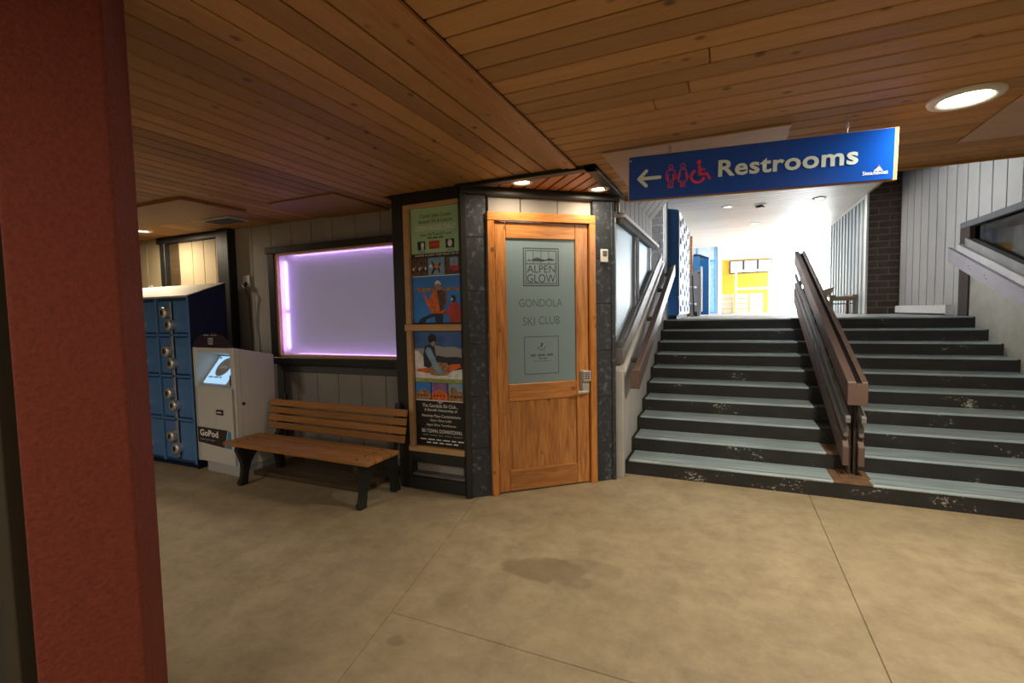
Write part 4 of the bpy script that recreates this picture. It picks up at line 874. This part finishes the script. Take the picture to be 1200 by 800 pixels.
# ------------------------------------------------------------------ bench
BN = thing('park_bench', 'brown slatted park bench with black cast iron legs under the glowing window', 'bench', (-3.395, 3.15, 0), math.radians(-1.2))
def leg(x):
    # side profile in (y,z): curved front leg, arch, rear leg and back support
    outer = [(-0.235, 0.0), (-0.16, 0.0), (-0.165, 0.03), (-0.148, 0.12), (-0.125, 0.20), (-0.08, 0.27), (-0.01, 0.318), (0.06, 0.318), (0.12, 0.275), (0.16, 0.20), (0.178, 0.10), (0.185, 0.02), (0.18, 0.0), (0.27, 0.0), (0.27, 0.03), (0.245, 0.08), (0.235, 0.2), (0.235, 0.33), (0.25, 0.40), (0.285, 0.56), (0.325, 0.765), (0.29, 0.775), (0.245, 0.58), (0.20, 0.42), (0.17, 0.375), (-0.22, 0.375), (-0.25, 0.36), (-0.255, 0.33), (-0.225, 0.28), (-0.20, 0.20), (-0.20, 0.12), (-0.215, 0.06), (-0.245, 0.03)]
    o = prism('leg', outer, 'x', x-0.025, x+0.025, 'iron_black', BN, 0.004); return o
leg(-0.72); leg(0.72)
for k in range(4): box('seat_slat', (-0.87, 0.87), (-0.275+0.098*k, -0.185+0.098*k), (0.378, 0.412), 'bench_wood', BN, 0.006)
for k in range(4):
    zc = 0.475+0.074*k; yc = 0.228+0.0145*k
    s_ = box('back_slat', (-0.85, 0.85), (-0.018, 0.018), (-0.031, 0.031), 'bench_wood', BN, 0.005); s_.location = (0, yc-0.02, zc); s_.rotation_euler = (math.radians(-11), 0, 0)
for x in (-0.72, 0.72):
    for k in range(4): link('bolt', lathe_me([(0.009, 0), (0.008, 0.005), (0, 0.006)], 8, 'bolt'), 'iron_black', BN).matrix_local = Matrix.Translation((x, -0.23+0.098*k, 0.412))
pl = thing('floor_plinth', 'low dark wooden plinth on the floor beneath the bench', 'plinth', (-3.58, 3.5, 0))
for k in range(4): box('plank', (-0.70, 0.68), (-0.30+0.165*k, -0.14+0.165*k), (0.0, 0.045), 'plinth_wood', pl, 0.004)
# ------------------------------------------------------------------ kiosk
KW, KD = 0.57, 0.42
KS = thing('ticket_kiosk', 'white self-service kiosk with glowing slanted screen between lockers and bench', 'kiosk', (-4.885, 3.115, 0), math.radians(-3.5))
box('base', (0.02, KW-0.02), (0.015, KD), (0, 0.12), 'kiosk_grey', KS, 0.004)
box('lower_front', (-0.095, KW), (-0.005, 0.03), (0.105, 0.875), 'kiosk_white', KS, 0.006)
box('lower_body', (-0.095, KW), (0.03, KD), (0.105, 0.875), 'kiosk_white', KS, 0.004)
prism('side_panel', [(-0.005, 0.10), (KD, 0.10), (KD, 1.175), (-0.005, 1.272)], 'x', KW-0.055, KW+0.004, 'kiosk_white', KS, 0.005)
prism('side_panel', [(-0.005, 0.10), (KD, 0.10), (KD, 1.175), (-0.005, 1.272)], 'x', -0.10, -0.055, 'kiosk_white', KS, 0.005)
prism('top', [(0.0, 1.225), (KD, 1.13), (KD, 1.172), (0.0, 1.268)], 'x', -0.055, KW-0.055, 'kiosk_white', KS)
box('back', (-0.095, KW), (KD-0.02, KD+0.002), (0.10, 1.17), 'kiosk_grey', KS)
prism('recess', [(0.02, 0.875), (0.27, 0.875), (0.30, 1.20), (0.27, 1.20)], 'x', -0.055, KW-0.055, 'kiosk_grey', KS)
scr = box('screen', (-0.01, 0.36), (-0.008, 0.008), (-0.16, 0.16), 'screen_glow', KS, 0.006); scr.location = (0, 0.135, 1.03); scr.rotation_euler = (math.radians(-38), 0, 0)
ring_flat('screen_ring', 0.175, 0.03, 0.095, 0.112, 0, 2*math.pi, 'kiosk_grey', scr, -0.0095)
flat('screen_disc', disc(0.175, 0.03, 0.095, 0.095, 24), 'print_grey', scr, -0.0095)
lettering('screen_lettering', 'GoPod', 0.11, 0.24, 0.010, 0.052, 'print_white', scr, -0.0115, 0.02)
blurred_line('screen_print', 0.03, 0.25, -0.100, -0.086, 'print_grey', scr, -0.0115, 3)
box('camera_dot', (0.01, 0.035), (-0.011, -0.008), (0.125, 0.145), 'kiosk_dark', scr, 0.002)
sc2 = box('card_reader', (0.43, 0.50), (0.03, 0.09), (0.89, 1.0), 'kiosk_dark', KS, 0.01)
arch = [(-0.09, 1.262), (KW-0.06, 1.262), (KW-0.06, 1.30)] + [((KW-0.15)/2-0.0+0.28*math.cos(a), 1.30+0.115*math.sin(a)) for a in [math.pi*k/14 for k in range(1, 14)]] + [(-0.09, 1.30)]
tp = prism('header_arch', arch, 'y', 0.0, 0.02, 'kiosk_purple', KS, 0.003)
blurred_line('header_print', 0.10, 0.32, 1.388, 1.396, 'print_grey', tp, -0.001, 2)
for r_ in range(3): flat('header_print', rect(0.17, 0.255, 1.30+0.024*r_, 1.317+0.024*r_), 'print_grey', tp, -0.001)
flat('seam', rect(0.0, 0.003, 0.54, 0.66), 'kiosk_grey', KS, -0.0065); flat('seam', rect(0.235, 0.238, 0.54, 0.66), 'kiosk_grey', KS, -0.0065)
sl_ = box('card_slot', (0.26, 0.37), (-0.014, -0.004), (0.60, 0.655), 'kiosk_dark', KS, 0.004); flat('slot_print', rect(0.28, 0.35, 0.622, 0.634), 'print_white', sl_, -0.0150)
lg = flat('logo_panel', [(-0.085, 0.295), (0.36, 0.275), (0.42, 0.455), (-0.085, 0.455)], 'kiosk_dark', KS, -0.0062)
flat('logo_stripe', [(0.372, 0.275), (0.475, 0.272), (0.475, 0.44), (0.432, 0.455)], 'kiosk_blue', KS, -0.0062)
lettering('logo_lettering', 'GoPod', -0.045, 0.265, 0.365, 0.432, 'print_white', lg, -0.0075, 0.03)
blurred_line('logo_print', -0.045, 0.20, 0.327, 0.334, 'print_grey', lg, -0.0075, 3)
link('side_lock', lathe_me([(0.016, 0), (0.014, 0.008), (0, 0.009)], 14, 'side_lock'), 'black_flat', KS).matrix_local = Matrix.Translation((KW+0.004, 0.075, 0.72)) @ Matrix.Rotation(math.pi/2, 4, 'Y')
box('door_seam', (KW+0.0035, KW+0.0052), (0.055, 0.059), (0.14, 1.25), 'kiosk_grey', KS)
# ------------------------------------------------------------------ lockers by the wall
LX, LY, LZ = -4.995, 3.11, 1.78
LK = thing('locker_unit', 'slope-topped blue rental lockers with chrome locks left of the kiosk', 'lockers', (LX, LY, 0))
box('body', (-1.62, 0), (0.012, 0.40), (0.05, LZ), 'locker_blue', LK, 0.003)
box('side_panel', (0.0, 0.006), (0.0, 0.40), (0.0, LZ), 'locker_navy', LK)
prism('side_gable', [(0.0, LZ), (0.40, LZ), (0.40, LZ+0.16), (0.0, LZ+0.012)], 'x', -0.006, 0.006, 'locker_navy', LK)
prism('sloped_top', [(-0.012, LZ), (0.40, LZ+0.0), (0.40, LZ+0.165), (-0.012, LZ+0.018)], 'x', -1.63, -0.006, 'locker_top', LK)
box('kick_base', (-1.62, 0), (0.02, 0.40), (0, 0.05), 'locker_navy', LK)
cols = [(-0.53, 0.0), (-1.07, -0.54), (-1.61, -1.08)]
rows = [(0.06, 0.50), (0.515, 0.955), (0.97, 1.385), (1.40, 1.765)]
for ca, cb in cols:
    box('lock_channel', ((ca+cb)/2-0.05, (ca+cb)/2-0.01), (-0.012, 0.002), (0.10, 1.74), 'steel_dull', LK, 0.003)
    for ra, rb_ in rows:
        mid = (ca+cb)/2-0.03
        for da, db, hand in ((ca+0.015, mid-0.03, 0), (mid+0.03, cb-0.015, 1)):
            d_ = box('locker_door', (da+0.012, db), (-0.002, 0.012), (ra+0.020, rb_-0.020), 'locker_door', LK, 0.004)
        zt = ra+(rb_-ra)*0.62
        for lx, lz in ((mid-0.035, zt), (mid+0.035, zt-0.125)):
            l_ = link('coin_lock', lathe_me([(0.0, 0.070), (0.026, 0.070), (0.036, 0.074), (0.054, 0.066), (0.058, 0.052), (0.052, 0.0)], 20, 'coin_lock'), 'steel', LK)
            l_.matrix_local = Matrix.Translation((lx, -0.002, lz)) @ Matrix.Rotation(math.pi/2, 4, 'X')
            box('key_slot', (-0.011, 0.011), (-0.022, 0.022), (0.070, 0.076), 'black_flat', l_)
            box('lock_light', (-0.03, -0.012), (0.03, 0.042), (0.045, 0.057), 'green_led', l_)
for xa in (-0.009, -0.535, -1.075): box('frame_bar', (xa-0.012, xa+0.012), (-0.012, 0.012), (0.05, LZ), 'locker_frame', LK, 0.002)
for zb_ in (0.507, 0.962, 1.392): box('frame_bar', (-1.615, -0.003), (-0.012, 0.012), (zb_-0.011, zb_+0.011), 'locker_frame', LK, 0.002)
st_ = thing('wall_switch', 'small white box on the tan boards above the lockers', 'switch', (-6.95, WALL_Y, 1.95))
box('case', (-0.03, 0.03), (-0.03, 0), (0, 0.06), 'ivory', st_, 0.004); box('toggle', (-0.008, 0.008), (-0.04, -0.03), (0.02, 0.04), 'white_trim', st_, 0.002)
# ------------------------------------------------------------------ red stucco column
k_ = 0.78
CV = [(-2.185*k_, 0.767*k_), (-1.984*k_, 1.0*k_), (-2.217*k_, 1.201*k_), (-2.418*k_, 0.968*k_)]
cx_ = sum(p[0] for p in CV)/4; cy_ = sum(p[1] for p in CV)/4
cl = thing('stucco_column', 'square dark red stucco column at the left edge close to the viewer', 'column', (cx_, cy_, 0))
def round_poly(pts, r, n=4):
    out = []; m = len(pts)
    for i in range(m):
        p = Vector(pts[i]); a = (Vector(pts[i-1])-p).normalized(); b = (Vector(pts[(i+1) % m])-p).normalized()
        c = p + (a+b)*r
        for q in range(n+1):
            t_ = q/n; out.append(tuple((p+a*r)*(1-t_)**2 + p*2*t_*(1-t_) + (p+b*r)*t_**2))
    return out
rp = round_poly([(x-cx_, y_-cy_) for x, y_ in CV], 0.012)
prism('shaft', rp, 'z', 0, CEIL, 'red_stucco', cl)
wp = struct(box('wall_partition', (-2.7, -1.88), (0.61, 0.68), (0, CEIL), 'black_flat'))
box('end_board', (-1.88, -1.80), (0.60, 0.69), (0, CEIL), 'wall_dark', wp, 0.003)
# ------------------------------------------------------------------ enclosing walls outside the frame
struct(box('wall_left', (-10, -9.85), (-6, 4.0), (0, CEIL+0.1), 'wall_dark'))
struct(box('wall_rear', (-10, 7), (-6.1, -5.95), (0, CEIL+0.1), 'wall_back'))
struct(box('wall_right', (6.9, 7.0), (-6, 5.0), (0, CEIL+0.1), 'wall_back'))
struct(box('wall_front_right', (XR+0.0, 7), (4.55, 4.66), (0, CEIL+0.1), 'plaster_tan'))
struct(box('wall_club_rear', (-2.7, -1.0), (7.0, 7.1), (0, 4.2), 'siding_dark'))
